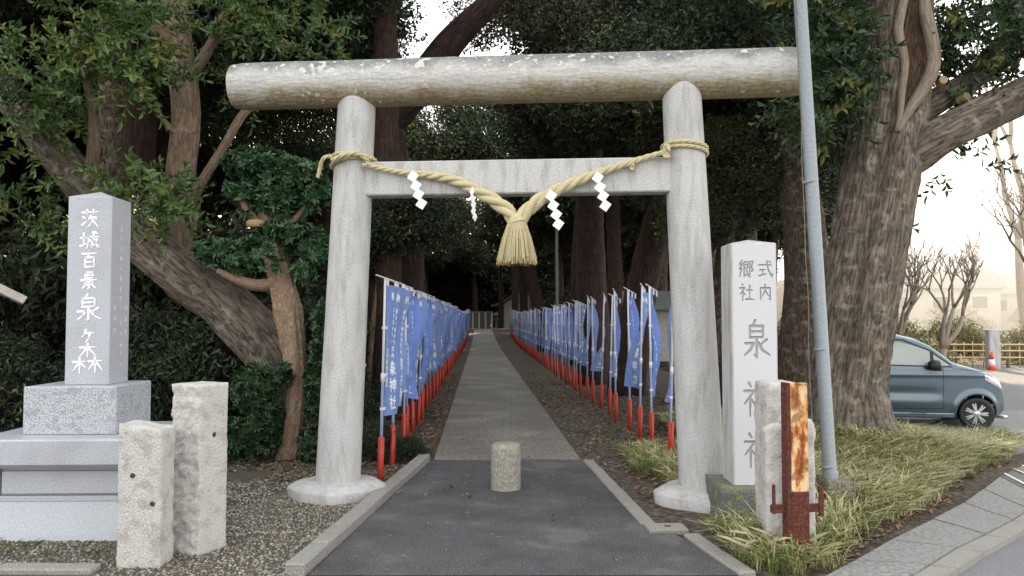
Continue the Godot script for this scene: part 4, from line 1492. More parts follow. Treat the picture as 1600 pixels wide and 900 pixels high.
	# twigs with leaves
	var cl := [
		[Vector3(-0.55, 4.5, 0.6), Vector3(0.45, 0.35, 0.4), 90], [Vector3(-0.62, 5.2, 0.6), Vector3(0.42, 0.4, 0.4), 95], [Vector3(-0.65, 3.95, 0.5), Vector3(0.35, 0.2, 0.35), 50],
		[Vector3(-0.9, 5.9, 0.6), Vector3(0.6, 0.4, 0.5), 95], [Vector3(-0.45, 4.0, 0.55), Vector3(0.28, 0.22, 0.3), 36],
		[Vector3(1.7, 5.0, 0.0), Vector3(0.55, 0.3, 0.6), 90], [Vector3(1.35, 5.5, -0.2), Vector3(0.5, 0.4, 0.5), 80], [Vector3(2.2, 4.75, 0.1), Vector3(0.45, 0.22, 0.5), 60], [Vector3(2.3, 5.7, 0.0), Vector3(0.5, 0.35, 0.5), 50],
		[Vector3(1.35, 4.15, -0.3), Vector3(0.35, 0.14, 0.3), 26], [Vector3(2.0, 4.1, 0.5), Vector3(0.3, 0.1, 0.3), 12], [Vector3(0.55, 2.9, -0.6), Vector3(0.25, 0.5, 0.2), 30], [Vector3(1.5, 3.45, -0.3), Vector3(0.5, 0.12, 0.3), 9],
		[Vector3(0.6, 9.3, 0.2), Vector3(3.4, 1.6, 2.8), 1300], [Vector3(-1.5, 8.0, 0.4), Vector3(2.0, 1.2, 1.8), 600], [Vector3(2.8, 8.2, 0.6), Vector3(2.2, 1.3, 2.0), 600], [Vector3(0.8, 11.5, 0), Vector3(2.2, 1.2, 2.0), 500],
	]
	crown("foliage", root, cl, "twig", 0.7, 1.25, GREEN_D, GREEN_L, M.leaf, 0.08)

func build_left_trees():
	var root := thing("leaning_tree", "old tree with a thick trunk leaning left and one upright limb, behind the monument", "tree", Vector3(-2.55, 0.0, -9.9))
	# in its own space: base at the origin
	obj("trunk", limb([Vector3(-0.10, -0.1, -0.1), Vector3(-0.20, 0.55, 0), Vector3(-0.38, 1.15, 0.1), Vector3(-0.85, 1.72, 0.2), Vector3(-1.35, 2.12, 0.3), Vector3(-1.95, 2.62, 0.35), Vector3(-2.55, 3.2, 0.4), Vector3(-3.3, 4.1, 0.5), Vector3(-4.3, 5.3, 0.6)], [0.36, 0.34, 0.32, 0.285, 0.255, 0.225, 0.175, 0.14, 0.09], 44, 61, 0.16, 70), M.bark_grey, root)
	obj("limb", limb([Vector3(-1.45, 2.1, 0.22), Vector3(-1.48, 2.7, 0.15), Vector3(-1.53, 3.4, 0.1), Vector3(-1.50, 4.2, 0.05), Vector3(-1.66, 5.2, 0.0), Vector3(-1.9, 7.0, -0.1), Vector3(-1.8, 9.0, -0.2)], [0.17, 0.165, 0.165, 0.17, 0.165, 0.13, 0.06], 28, 62, 0.10, 50), M.bark_smooth, root)
	for q in [
		[[Vector3(-1.46, 4.6, 0.1), Vector3(-1.25, 4.85, 0.15), Vector3(-1.05, 5.2, 0.2), Vector3(-0.8, 5.9, 0.2)], [0.075, 0.06, 0.055, 0.03]],
		[[Vector3(-1.42, 3.0, 0.1), Vector3(-1.22, 3.35, 0.15), Vector3(-0.95, 3.75, 0.2), Vector3(-0.72, 4.15, 0.2), Vector3(-0.3, 4.6, 0.1)], [0.065, 0.055, 0.055, 0.045, 0.025]],
		[[Vector3(-1.53, 3.85, 0.15), Vector3(-1.66, 4.0, 0.3), Vector3(-1.76, 4.2, 0.36)], [0.05, 0.035, 0.02]],
		[[Vector3(-2.5, 3.1, 0.4), Vector3(-2.2, 3.9, 0.9), Vector3(-2.3, 4.8, 1.2)], [0.09, 0.06, 0.03]],
		[[Vector3(-1.6, 4.9, 0.0), Vector3(-2.0, 5.3, 0.5), Vector3(-2.7, 5.5, 0.9)], [0.09, 0.06, 0.03]],
	]:
		obj("branch", limb(q[0], q[1], 10, 63, 0.12, 16), M.bark_smooth, root)
	var cl := []
	for q in [[50, 110, 8.6, 0.45, 70], [15, 190, 8.8, 0.4, 45], [70, 170, 8.9, 0.3, 32], [10, 330, 9.4, 0.4, 30], [215, 45, 8.7, 0.42, 80], [170, 95, 8.8, 0.3, 42], [215, 120, 8.7, 0.22, 26], [255, 110, 9.0, 0.16, 14], [330, 15, 9.2, 0.3, 36], [410, 15, 9.2, 0.4, 50], [110, 265, 9.4, 0.3, 20], [245, 310, 8.9, 0.3, 46], [205, 285, 9.3, 0.22, 18], [120, 20, 9.6, 0.4, 30], [470, 40, 9.8, 0.5, 46], [380, 130, 10.6, 0.3, 22], [150, 340, 9.8, 0.25, 14]]:
		var s: float = q[2] / 1250.0
		var p := Vector3((q[0] - 800.0) * s, 1.6 + (500.0 - q[1]) * s, -q[2]) - root.position
		cl.append([p, Vector3(q[3] * 1.15, q[3] * 0.6, q[3]), q[4] * 0.85])
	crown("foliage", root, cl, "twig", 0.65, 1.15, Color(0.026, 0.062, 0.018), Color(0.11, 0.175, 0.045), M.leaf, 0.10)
	var high := []
	for i in 12:
		high.append([Vector3(rf(-5.0, 1.5), rf(7.0, 9.5), rf(-1.5, 1.5)), Vector3(1.4, 0.8, 1.3), 110])
	crown("high_foliage", root, high, "cluster", 0.8, 1.2, GREEN_D, GREEN_L, M.leaf_matt)

	var t := thing("pruned_tree", "pruned pale-barked tree with rounded tufts of glossy leaves, beside the left gate pillar", "tree", Vector3(-2.62, 0.0, -9.25))
	obj("trunk", limb([Vector3(0.02, -0.1, 0), Vector3(0.1, 0.3, 0.02), Vector3(0.15, 0.75, 0.04), Vector3(0.11, 1.25, 0.03), Vector3(0.02, 1.72, 0.0), Vector3(-0.10, 2.25, 0), Vector3(-0.20, 2.75, 0), Vector3(-0.27, 3.2, 0), Vector3(-0.28, 3.52, 0)], [0.13, 0.11, 0.115, 0.125, 0.155, 0.135, 0.12, 0.095, 0.045], 40, 71, 0.34, 90), M.bark_pale, t)
	for q in [
		[[Vector3(-0.05, 2.02, 0), Vector3(-0.3, 2.0, 0.1), Vector3(-0.5, 2.06, 0.16), Vector3(-0.72, 2.16, 0.2)], [0.075, 0.07, 0.055, 0.03]],
		[[Vector3(-0.16, 2.6, 0), Vector3(-0.42, 2.85, 0.1), Vector3(-0.5, 3.1, 0.1)], [0.06, 0.05, 0.03]],
		[[Vector3(-0.15, 2.5, 0), Vector3(0.1, 2.75, 0.05), Vector3(0.3, 3.0, 0.05)], [0.05, 0.04, 0.025]],
	]:
		obj("branch", limb(q[0], q[1], 14, 72, 0.2, 20), M.bark_pale, t)
	for q in [[Vector3(-0.28, 3.52, 0.0), 0.05], [Vector3(-0.3, 2.72, 0.14), 0.09], [Vector3(-0.5, 3.02, 0.16), 0.05]]:
		var k := MB.new()
		k.smooth()
		k.lathe(q[0], [[q[1] * 1.1, -0.06], [q[1] * 1.15, 0.0], [q[1] * 0.95, 0.02], [0.01, 0.024]], 14, func(a, y): return 1.0 + 0.12 * sin(a * 3.0))
		obj("pruning_scar", k, M.cut_wood, t)
	var tufts := []
	for q in [[400, 255, 0.40, 0.18, 250], [465, 268, 0.24, 0.18, 140], [435, 310, 0.46, 0.13, 240], [380, 300, 0.18, 0.10, 70], [448, 364, 0.34, 0.11, 170], [350, 395, 0.30, 0.16, 220], [378, 412, 0.14, 0.09, 60], [490, 385, 0.14, 0.2, 100], [500, 300, 0.14, 0.11, 60], [478, 425, 0.11, 0.09, 45], [430, 300, 0.62, 0.42, 130], [430, 390, 0.45, 0.25, 60]]:
		var s := 9.2 / 1250.0
		tufts.append([Vector3((q[0] - 800.0) * s, 1.6 + (500.0 - q[1]) * s, -9.2 + rf(-0.05, 0.16)) - t.position, Vector3(q[2], q[3], 0.28), q[4] * 0.8])
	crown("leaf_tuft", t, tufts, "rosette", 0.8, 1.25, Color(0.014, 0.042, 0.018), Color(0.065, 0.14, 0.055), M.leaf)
	var ivy := thing("ivy", "dark ivy and low shrubs around the foot of the pruned tree", "ivy", Vector3(-2.62, 0.0, -9.1))
	var iv := []
	for q in [[400, 610, 0.24, 0.30, 260], [385, 685, 0.40, 0.22, 420], [420, 655, 0.16, 0.2, 110], [500, 600, 0.13, 0.55, 260], [510, 520, 0.12, 0.4, 170], [345, 690, 0.22, 0.14, 120], [500, 690, 0.2, 0.26, 190], [448, 585, 0.08, 0.1, 40]]:
		var s := 9.1 / 1250.0
		iv.append([Vector3((q[0] - 800.0) * s, 1.6 + (500.0 - q[1]) * s, -9.1) - ivy.position, Vector3(q[2], q[3], 0.25), q[4] * 1.3])
	crown("leaves", ivy, iv, "rosette", 0.7, 1.2, Color(0.012, 0.035, 0.014), Color(0.045, 0.085, 0.032), M.leaf)

func grove_tree(called: String, label: String, base: Vector3, rel: Array, radii: Array, mat: Material, crowns: Array, group := "", sides := 22) -> Node3D:
	var root := thing(called, label, "tree", base, group)
	obj("trunk", limb(rel, radii, sides, int(absf(base.x * 13.0 + base.z * 7.0)), 0.16, 34), mat, root)
	for c in crowns:
		var src: Array = L[c[0]]
		for k in src.size():
			var o := MultiMeshInstance3D.new()
			o.name = numbered("crown", root)
			o.multimesh = src[k]
			o.material_override = M.leaf_matt
			o.set_meta("kind", "stuff")
			o.transform = Transform3D(Basis(Vector3.UP, c[3] if c.size() > 3 else 0.0).scaled(Vector3.ONE * c[2]), c[1])
			root.add_child(o, true)
	return root

func crown_shape(called: String, lumps: int, spread: Vector3, lump: float, each: int, smin: float, smax: float, dark: Color, light: Color):
	var cl := []
	for i in lumps:
		var p := rdir() * pow(rng.randf(), 0.45) * spread
		cl.append([p, Vector3(lump, lump * 0.6, lump) * rf(0.8, 1.25), each])
	var g := strew(cl, smin, smax, dark, light, 0.02)
	var list := []
	for k in 2:
		var mm := MultiMesh.new()
		mm.transform_format = MultiMesh.TRANSFORM_3D
		mm.use_colors = true
		mm.mesh = L["cluster%d" % k]
		var n: int = g[0].size() / 2
		mm.instance_count = n
		for i in n:
			mm.set_instance_transform(i, g[0][i * 2 + k])
			mm.set_instance_color(i, g[1][i * 2 + k])
		list.append(mm)
	L[called] = list

var seen_behind := {}
const NTH := ["nearest", "second nearest", "third nearest", "fourth nearest", "fifth nearest", "sixth nearest", "seventh nearest", "eighth nearest", "ninth nearest", "tenth nearest"]

# names a plant of the grove by the landmark it stands behind as seen from the road
func behind(what: String, x: float, d: float) -> String:
	if d > 55.0 or absf(x) > d * 0.66: return ""
	var px := 800.0 + 1250.0 * x / d
	var mark := "far left edge of the monument"
	for q in [[95.0, "the shed corner at the far left"], [200.0, "the engraved monument pillar"], [340.0, "the upright limb of the leaning tree"], [480.0, "the pruned tree"], [600.0, "the left gate pillar"], [760.0, "the left row of banners"], [900.0, "the far half of the right row of banners"], [1030.0, "the near half of the right row of banners"], [1130.0, "the right gate pillar"], [1235.0, "the carved name stone"], [2000.0, "the huge grey tree"]]:
		if px < q[0]:
			mark = q[1]
			break
	var key := what + mark
	var n: int = seen_behind.get(key, 0)
	seen_behind[key] = n + 1
	if n >= NTH.size(): return ""
	return "%s shaded %s behind %s" % [NTH[n], what, mark]

func build_grove():
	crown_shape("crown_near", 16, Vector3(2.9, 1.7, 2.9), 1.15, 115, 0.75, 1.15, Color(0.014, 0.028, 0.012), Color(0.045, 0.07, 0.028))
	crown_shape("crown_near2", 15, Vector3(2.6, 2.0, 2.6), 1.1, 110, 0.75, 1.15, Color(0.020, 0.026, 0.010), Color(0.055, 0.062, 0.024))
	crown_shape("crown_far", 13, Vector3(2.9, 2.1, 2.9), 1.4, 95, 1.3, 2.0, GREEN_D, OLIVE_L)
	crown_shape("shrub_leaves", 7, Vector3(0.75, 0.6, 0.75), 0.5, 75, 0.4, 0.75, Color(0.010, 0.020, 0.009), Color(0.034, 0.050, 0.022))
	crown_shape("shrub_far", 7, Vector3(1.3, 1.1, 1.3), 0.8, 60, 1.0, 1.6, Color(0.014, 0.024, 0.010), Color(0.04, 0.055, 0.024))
	var U := Vector3.UP
	# trunks one can tell apart
	var b := func(px: float, d: float) -> Vector3:
		var x := (px - 800.0) / 1250.0 * d
		return Vector3(x, lie(x, d) - 0.05, -d)
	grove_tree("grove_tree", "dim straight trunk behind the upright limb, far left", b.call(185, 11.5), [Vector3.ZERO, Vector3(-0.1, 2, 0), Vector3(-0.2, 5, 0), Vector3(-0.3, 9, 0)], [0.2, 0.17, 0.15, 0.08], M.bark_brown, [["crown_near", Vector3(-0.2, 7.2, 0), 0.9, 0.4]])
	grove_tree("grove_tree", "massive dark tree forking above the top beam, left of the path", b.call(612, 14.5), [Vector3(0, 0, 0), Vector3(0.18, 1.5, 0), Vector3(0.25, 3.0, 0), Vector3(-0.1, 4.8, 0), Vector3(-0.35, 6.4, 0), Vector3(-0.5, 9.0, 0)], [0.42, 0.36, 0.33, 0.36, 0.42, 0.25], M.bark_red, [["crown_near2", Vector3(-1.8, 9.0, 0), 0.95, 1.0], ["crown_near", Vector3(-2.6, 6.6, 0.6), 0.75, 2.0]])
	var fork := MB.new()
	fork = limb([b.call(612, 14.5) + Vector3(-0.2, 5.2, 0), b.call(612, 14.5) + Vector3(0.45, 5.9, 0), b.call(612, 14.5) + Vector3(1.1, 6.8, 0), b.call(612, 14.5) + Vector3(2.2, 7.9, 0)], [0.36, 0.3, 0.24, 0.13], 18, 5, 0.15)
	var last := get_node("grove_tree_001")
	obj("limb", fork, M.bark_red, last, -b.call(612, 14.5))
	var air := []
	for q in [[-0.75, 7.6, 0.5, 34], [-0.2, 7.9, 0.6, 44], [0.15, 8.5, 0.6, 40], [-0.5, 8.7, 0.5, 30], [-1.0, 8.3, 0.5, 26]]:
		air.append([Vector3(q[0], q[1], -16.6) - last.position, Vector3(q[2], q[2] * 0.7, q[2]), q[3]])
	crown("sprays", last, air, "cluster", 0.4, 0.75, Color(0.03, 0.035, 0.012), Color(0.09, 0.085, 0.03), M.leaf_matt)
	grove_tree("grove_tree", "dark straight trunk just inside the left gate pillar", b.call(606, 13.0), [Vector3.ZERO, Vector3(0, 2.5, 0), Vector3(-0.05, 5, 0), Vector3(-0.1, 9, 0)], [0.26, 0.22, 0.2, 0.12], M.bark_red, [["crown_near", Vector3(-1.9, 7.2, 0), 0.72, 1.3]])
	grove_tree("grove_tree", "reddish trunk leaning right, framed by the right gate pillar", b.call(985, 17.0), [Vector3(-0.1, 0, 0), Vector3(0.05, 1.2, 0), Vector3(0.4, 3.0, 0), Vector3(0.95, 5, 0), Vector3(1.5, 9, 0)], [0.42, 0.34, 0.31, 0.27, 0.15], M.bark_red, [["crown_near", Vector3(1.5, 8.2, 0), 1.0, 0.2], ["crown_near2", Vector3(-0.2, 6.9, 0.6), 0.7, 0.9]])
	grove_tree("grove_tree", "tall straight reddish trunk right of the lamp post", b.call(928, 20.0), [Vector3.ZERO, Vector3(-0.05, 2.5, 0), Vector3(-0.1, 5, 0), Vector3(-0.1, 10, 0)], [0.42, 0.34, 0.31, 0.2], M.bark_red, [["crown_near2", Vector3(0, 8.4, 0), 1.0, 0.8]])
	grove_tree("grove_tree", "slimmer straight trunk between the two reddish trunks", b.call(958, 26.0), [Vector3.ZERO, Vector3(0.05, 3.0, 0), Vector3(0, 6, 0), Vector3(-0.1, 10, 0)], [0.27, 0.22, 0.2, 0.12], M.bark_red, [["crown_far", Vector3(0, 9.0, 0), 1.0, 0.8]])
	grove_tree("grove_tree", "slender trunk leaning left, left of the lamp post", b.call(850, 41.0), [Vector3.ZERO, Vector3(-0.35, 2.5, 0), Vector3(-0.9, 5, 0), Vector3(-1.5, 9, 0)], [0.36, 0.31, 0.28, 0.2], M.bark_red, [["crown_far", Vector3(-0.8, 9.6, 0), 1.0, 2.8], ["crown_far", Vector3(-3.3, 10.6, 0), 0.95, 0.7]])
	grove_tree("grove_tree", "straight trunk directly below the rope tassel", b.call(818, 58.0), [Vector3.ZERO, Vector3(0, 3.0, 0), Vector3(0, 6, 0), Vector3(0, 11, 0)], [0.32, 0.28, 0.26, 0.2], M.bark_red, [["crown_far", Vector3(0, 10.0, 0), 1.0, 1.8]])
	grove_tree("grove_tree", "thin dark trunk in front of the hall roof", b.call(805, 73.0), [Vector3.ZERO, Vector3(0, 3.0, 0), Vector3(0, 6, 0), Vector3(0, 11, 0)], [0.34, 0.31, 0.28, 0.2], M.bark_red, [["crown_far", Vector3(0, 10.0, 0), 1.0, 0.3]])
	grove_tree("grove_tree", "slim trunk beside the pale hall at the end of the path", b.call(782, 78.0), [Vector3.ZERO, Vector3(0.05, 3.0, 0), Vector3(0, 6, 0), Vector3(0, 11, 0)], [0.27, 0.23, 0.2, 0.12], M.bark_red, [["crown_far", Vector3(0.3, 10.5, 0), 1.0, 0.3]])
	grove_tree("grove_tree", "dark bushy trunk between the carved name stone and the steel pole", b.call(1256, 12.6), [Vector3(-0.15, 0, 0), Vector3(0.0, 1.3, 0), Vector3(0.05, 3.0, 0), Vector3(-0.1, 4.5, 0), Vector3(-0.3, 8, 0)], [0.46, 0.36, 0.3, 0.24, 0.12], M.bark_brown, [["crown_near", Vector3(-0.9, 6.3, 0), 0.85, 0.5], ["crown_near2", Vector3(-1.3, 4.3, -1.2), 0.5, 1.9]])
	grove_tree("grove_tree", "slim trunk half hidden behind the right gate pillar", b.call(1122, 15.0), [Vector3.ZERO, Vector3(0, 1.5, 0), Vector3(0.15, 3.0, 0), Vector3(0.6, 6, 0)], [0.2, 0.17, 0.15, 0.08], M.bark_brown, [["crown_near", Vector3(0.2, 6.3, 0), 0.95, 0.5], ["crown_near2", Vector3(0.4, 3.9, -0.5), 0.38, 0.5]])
	# understorey bush that hangs over the left banners
	grove_tree("understorey_tree", "small grey-green tree drooping over the left banners", b.call(575, 13.0), [Vector3.ZERO, Vector3(0.1, 1.4, 0.1), Vector3(0.3, 3.0, 0.2)], [0.07, 0.06, 0.03], M.bark_smooth, [["shrub_leaves", Vector3(0.2, 3.3, 0.0), 0.9, 0.3], ["shrub_leaves", Vector3(0.8, 3.35, 0.0), 0.75, 1.3], ["shrub_leaves", Vector3(-0.3, 2.7, 0.0), 0.7, 2.3]])
	# the rest of the grove
	var protos := []
	for k in 4:
		var near := k < 2
		var lean := rf(-0.4, 0.4)
		protos.append([grove_tree("grove_tree", "", Vector3.ZERO, [Vector3(0, -0.2, 0), Vector3(lean * 0.2, 2.5, 0.05), Vector3(lean * 0.5, 5.5, -0.1), Vector3(lean, 10, 0)], [0.4, 0.3, 0.26, 0.12], M.bark_red if k % 2 == 0 else M.bark_brown, [["crown_near" if k == 0 else "crown_near2", Vector3(lean, 8.0, 0), 1.1, 0.0]] if near else [["crown_far", Vector3(lean, 8.6, 0), 1.1, 0.0], ["crown_far", Vector3(lean + 0.6, 11.0, 0), 0.8, 1.0]], "", 12), false])
	var d := 11.5
	var n := 0
	while d < 118.0:
		var step := 4.0 if d < 40.0 else 5.0
		var x := -minf(46.0, 16.0 + d * 0.5)
		while x < 26.0:
			var px := x + rf(-1.5, 1.5)
			var pd := d + rf(-1.4, 1.4)
			x += step * 1.05
			if px > 0.46 * pd - 3.6: continue
			if absf(px - path_x(pd)) < 3.2 and pd < 88.0: continue
			if absf(px - path_x(pd)) < 4.6 and pd < 60.0 and rng.randf() < 0.6: continue
			if px > 3.0 and pd > 22.0 and rng.randf() < (0.55 if px > 0.2 * pd and pd > 26.0 else 0.08): continue
			if pd < 17.0 and px > -6.0 and px < 5.0: continue
			var ray := Vector2(px + 2.0, pd - 62.0)
			var along := ray.dot(Vector2(0.259, 0.966))
			if along > 2.0 and along < 30.0 and absf(ray.dot(Vector2(0.966, -0.259))) < 2.4: continue
			if pd > 74.0 and pd < 89.0 and px > -9.0 and px < 4.5: continue
			var in_view: bool = absf(px) < pd * 0.64 + 3.5
			var k: int = (n % 2) if (pd < 32.0 and in_view) else 2 + n % 2
			n += 1
			var at := Vector3(px, lie(px, pd) - 0.05, -pd)
			var side := "left" if px < path_x(pd) else "right"
			var deep := "near the front" if pd < 24.0 else ("half-way in" if pd < 50.0 else "at the far end")
			var label := "dark shaded tree of the grove, %s of the path, %s" % [side, deep]
			var group := "trees of the grove %s of the path %s" % [side, deep]
			var own := behind("grove tree", px, pd)
			if own: label = own
			var sz := rf(0.85, 1.2)
			if not protos[k][1]:
				protos[k][1] = true
				var o: Node3D = protos[k][0]
				o.transform = Transform3D(Basis(U, rng.randf() * TAU).scaled(Vector3.ONE * sz), at)
				tag(o, label, "tree", group)
			else:
				dup(protos[k][0], "grove_tree", at, rng.randf() * TAU, sz, label, group)
		d += step
	# undergrowth
	var sh := grove_tree("shrub", "", Vector3.ZERO, [Vector3(0, 0, 0), Vector3(0.05, 0.6, 0), Vector3(0, 1.2, 0)], [0.03, 0.025, 0.015], M.bark_brown, [["shrub_leaves", Vector3(0, 0.85, 0), 1.0, 0.0]], "", 6)
	sh.set_meta("category", "shrub")
	var first := true
	for q in [[60, 10.2, 0.9, "dark evergreen shrub behind the monument, far left edge"], [250, 10.4, 1.1, "dark evergreen shrub under the leaning trunk, right of the monument"], [360, 10.6, 0.8, "low dark shrub in the gap between leaning trunk and pruned tree"], [210, 12.6, 1.5, "tall dark shrub beyond the leaning trunk, behind the monument pillar"], [300, 12.6, 2.0, "tallest dark shrub, seen beneath the leaning trunk at the back"], [420, 11.0, 1.2, "dark shrub directly behind the pruned tree"], [495, 11.5, 0.9, "dark shrub immediately behind the left gate pillar"], [435, 12.5, 1.3, "big dark shrub between pruned tree and left gate pillar, further back"], [545, 10.5, 0.42, "low dark shrub at the foot of the first left banners"], [100, 12.5, 2.0, "tall dark shrub behind the monument at the far left"], [640, 9.2, 0.22, "tiny leafy plant beside the third left banner"], [580, 9.0, 0.35, "small leafy plant between gate pillar and first left banner"], [1110, 13.0, 0.5, "shrub behind the carved name stone"], [1200, 14.5, 1.0, "dark shrub behind the top half of the carved name stone"], [1270, 17.0, 1.1, "shrub glimpsed beside the leaning steel pole"], [1325, 15.0, 0.8, "shrub hidden behind the huge grey trunk"]]:
		var at: Vector3 = b.call(q[0], q[1])
		var o := sh
		if first: o.transform = Transform3D(Basis().scaled(Vector3.ONE * q[2]), at)
		else: o = dup(sh, "shrub", at, rng.randf() * TAU, q[2])
		first = false
		tag(o, q[3] if q[3] else "dark evergreen shrub in the undergrowth %s of the gate" % ("left" if q[0] < 700 else "right"), "shrub", "undergrowth shrubs near the gate")
	var sf := grove_tree("shrub", "", Vector3.ZERO, [Vector3(0, 0, 0), Vector3(0.1, 1.0, 0), Vector3(0, 2.2, 0)], [0.06, 0.05, 0.02], M.bark_brown, [["shrub_far", Vector3(0, 1.5, 0), 1.0, 0.0]], "", 6)
	first = true
	for i in 142:
		var pd := rf(17.0, 70.0) if i < 75 else rf(88.0, 122.0)
		var px := rf(-0.68, 0.40) * pd
		if i >= 75: px = rf(-56.0, 34.0)
		if i >= 130:
			pd = 94.0 + (i % 3) * 2.5
			px = -13.0 + (i - 130) * 1.8
		if absf(px - path_x(pd)) < 3.6 and i < 75: continue
		if px > 0.42 * pd - 2.4: continue
		if px > path_x(pd) + 4.0 and rng.randf() < 0.55: continue
		if pd < 92.0 and pd > 72.0 and px > -10.0 and px < 4.5: continue
		var at := Vector3(px, lie(px, pd) - 0.1, -pd)
		var sz := rf(0.6, 1.25) if pd < 70.0 else (rf(1.6, 2.6) if i < 130 else rf(2.6, 3.4))
		var o := sf
		if first: o.transform = Transform3D(Basis().scaled(Vector3.ONE * sz), at)
		else: o = dup(sf, "shrub", at, rng.randf() * TAU, sz)
		first = false
		var own := behind("bush", px, pd)
		tag(o, own if own else "shaded bush at the dark far end of the grove %s of the path" % ("left" if px < path_x(pd) else "right"), "shrub", "bushes deep in the grove")

# ---------------------------------------------------------------- far end of the path
func build_shrine():
	var hall := thing("shrine_hall", "small pale-walled shrine hall with a sweeping grey roof at the end of the path", "shrine hall", Vector3(-0.2, 0.68, -83.0))
	var w := MB.new()
	w.box(Vector3(1.4, 1.3, -2), Vector3(4.2, 2.6, 4.0), 0.02)
	obj("wall", w, M.plaster, hall)
	var posts := MB.new()
	for x in [-0.68, 0.7, 2.1, 3.48]: posts.box(Vector3(x, 1.3, 0.03), Vector3(0.14, 2.6, 0.14), 0.01)
	obj("wall_posts", posts, M.wood_grey, hall)
	var roof := MB.new()
	roof.smooth()
	var rows := []
	for s in [-1.0, 1.0]:
		rows = []
		for i in 13:
			var f := i / 12.0
			var hx := lerpf(0.05, 3.4, f)
			var y := 4.6 - 2.1 * (1.0 - pow(1.0 - f, 1.7))
			rows.append([Vector3(1.4 + s * hx, y, 1.0), Vector3(1.4 + s * hx, y, -5.0)])
		for i in 12:
			if s > 0: roof.quad(rows[i][0], rows[i + 1][0], rows[i + 1][1], rows[i][1])
			else: roof.quad(rows[i][0], rows[i][1], rows[i + 1][1], rows[i + 1][0])
			var dn := Vector3(0, -0.16, 0)
			roof.quad(rows[i][0], rows[i][0] + dn, rows[i + 1][0] + dn, rows[i + 1][0])
			roof.quad(rows[i][0] + dn, rows[i][1] + dn, rows[i + 1][1] + dn, rows[i + 1][0] + dn)
		roof.quad(rows[12][0], rows[12][0] + Vector3(0, -0.16, 0), rows[12][1] + Vector3(0, -0.16, 0), rows[12][1])
	obj("roof", roof, M.tile_grey, hall)
	var gable := MB.new()
	gable.quad(Vector3(-0.6, 2.6, 0.02), Vector3(3.4, 2.6, 0.02), Vector3(2.2, 3.4, 0.02), Vector3(0.6, 3.4, 0.02))
	gable.tri(Vector3(0.6, 3.4, 0.02), Vector3(2.2, 3.4, 0.02), Vector3(1.4, 4.2, 0.02))
	obj("gable", gable, M.plaster, hall)
	var fence := thing("board_fence", "low fence of pale upright boards with a capping rail, closing the end of the path", "fence", Vector3(-3.6, 0.68, -80.0))
	var rail := MB.new()
	rail.box(Vector3(0, 1.72, 0), Vector3(3.4, 0.1, 0.14), 0.01)
	obj("top_rail", rail, M.tile_grey, fence)
	for i in 16:
		var mb := MB.new()
		mb.box(Vector3(-1.6 + i * 0.213, 0.83, 0), Vector3(0.17, 1.66, 0.04), 0.005)
		obj("board", mb, M.wood_grey if i % 3 else M.plaster, fence)
	var lan := thing("stone_lantern", "small dark stone lantern beside the board fence", "stone lantern", Vector3(-1.55, 0.68, -79.0))
	var l := MB.new()
	l.lathe(Vector3.ZERO, [[0.32, 0.0], [0.32, 0.14], [0.13, 0.2], [0.12, 0.85], [0.3, 0.95], [0.3, 1.02], [0.2, 1.05], [0.2, 1.35], [0.42, 1.4], [0.1, 1.65], [0.06, 1.8]], 12)
	obj("lantern_body", l, M.dark_stone, lan)
	# sheds at the edges
	var shed := thing("shed", "corner of a low shed roof poking in at the left edge", "shed", Vector3(-6.02, 0, -9.9))
	shed.rotation.y = 0.56
	var mb := MB.new()
	mb.box(Vector3(-2.2, 0.95, -1.9), Vector3(3.0, 1.95, 3.0), 0.02)
	obj("wall", mb, M.wood_grey, shed)
	var rf2 := MB.new()
	rf2.box(Vector3(-1.755, 2.80, -1.7), Vector3(4.0, 0.10, 3.4), 0.01, Basis(Vector3(0, 0, 1), -0.5))
	obj("roof", rf2, M.plaster, shed)
	var hut := thing("outbuilding", "pale low outbuilding glimpsed between the right banners and gate pillar", "outbuilding", Vector3(5.0, 0.2, -27.0))
	mb = MB.new()
	mb.box(Vector3(0, 0.95, -1.2), Vector3(3.4, 1.9, 2.4), 0.02)
	obj("wall", mb, M.plaster, hut)
	rf2 = MB.new()
	rf2.box(Vector3(0, 2.1, -1.1), Vector3(4.0, 0.12, 3.2), 0.02, Basis(Vector3(1, 0, 0), 0.2))
	obj("roof", rf2, M.tile_grey, hut)

func build_lamp():
	var root := thing("lamp_post", "slim grey lamp post with two small floodlights, behind the right banners", "lamp post", Vector3(1.58, 0, -28.0))
	var mb := MB.new()
	mb.smooth()
	mb.tube([Vector3(0, -0.1, 0), Vector3(0, 5.05, 0)], [0.06, 0.052], 12)
	obj("pole", mb, M.lamp_grey, root)
	var br := MB.new()
	br.box(Vector3(-0.06, 5.02, 0), Vector3(0.6, 0.06, 0.06), 0.005)
	obj("bracket", br, M.dark_metal, root)
	for s in [[-0.22, 0.5], [0.1, -0.3]]:
		var h := MB.new()
		h.box(Vector3(s[0] * 1.4, 5.16, 0.05), Vector3(0.2, 0.17, 0.12), 0.015, Basis(Vector3(1, 0, 0), 0.4) * Basis(Vector3.UP, s[1]))
		obj("floodlight", h, M.dark_metal, root)

# ---------------------------------------------------------------- the car
const CAR_TOP := [[0.0, 0.60], [0.03, 0.74], [0.1, 0.86], [0.25, 0.955], [0.5, 1.03], [0.75, 1.10], [0.86, 1.15], [1.0, 1.27], [1.2, 1.43], [1.4, 1.53], [1.7, 1.61], [2.1, 1.655], [2.6, 1.66], [3.0, 1.63], [3.2, 1.57], [3.32, 1.38], [3.38, 1.1], [3.4, 0.75]]

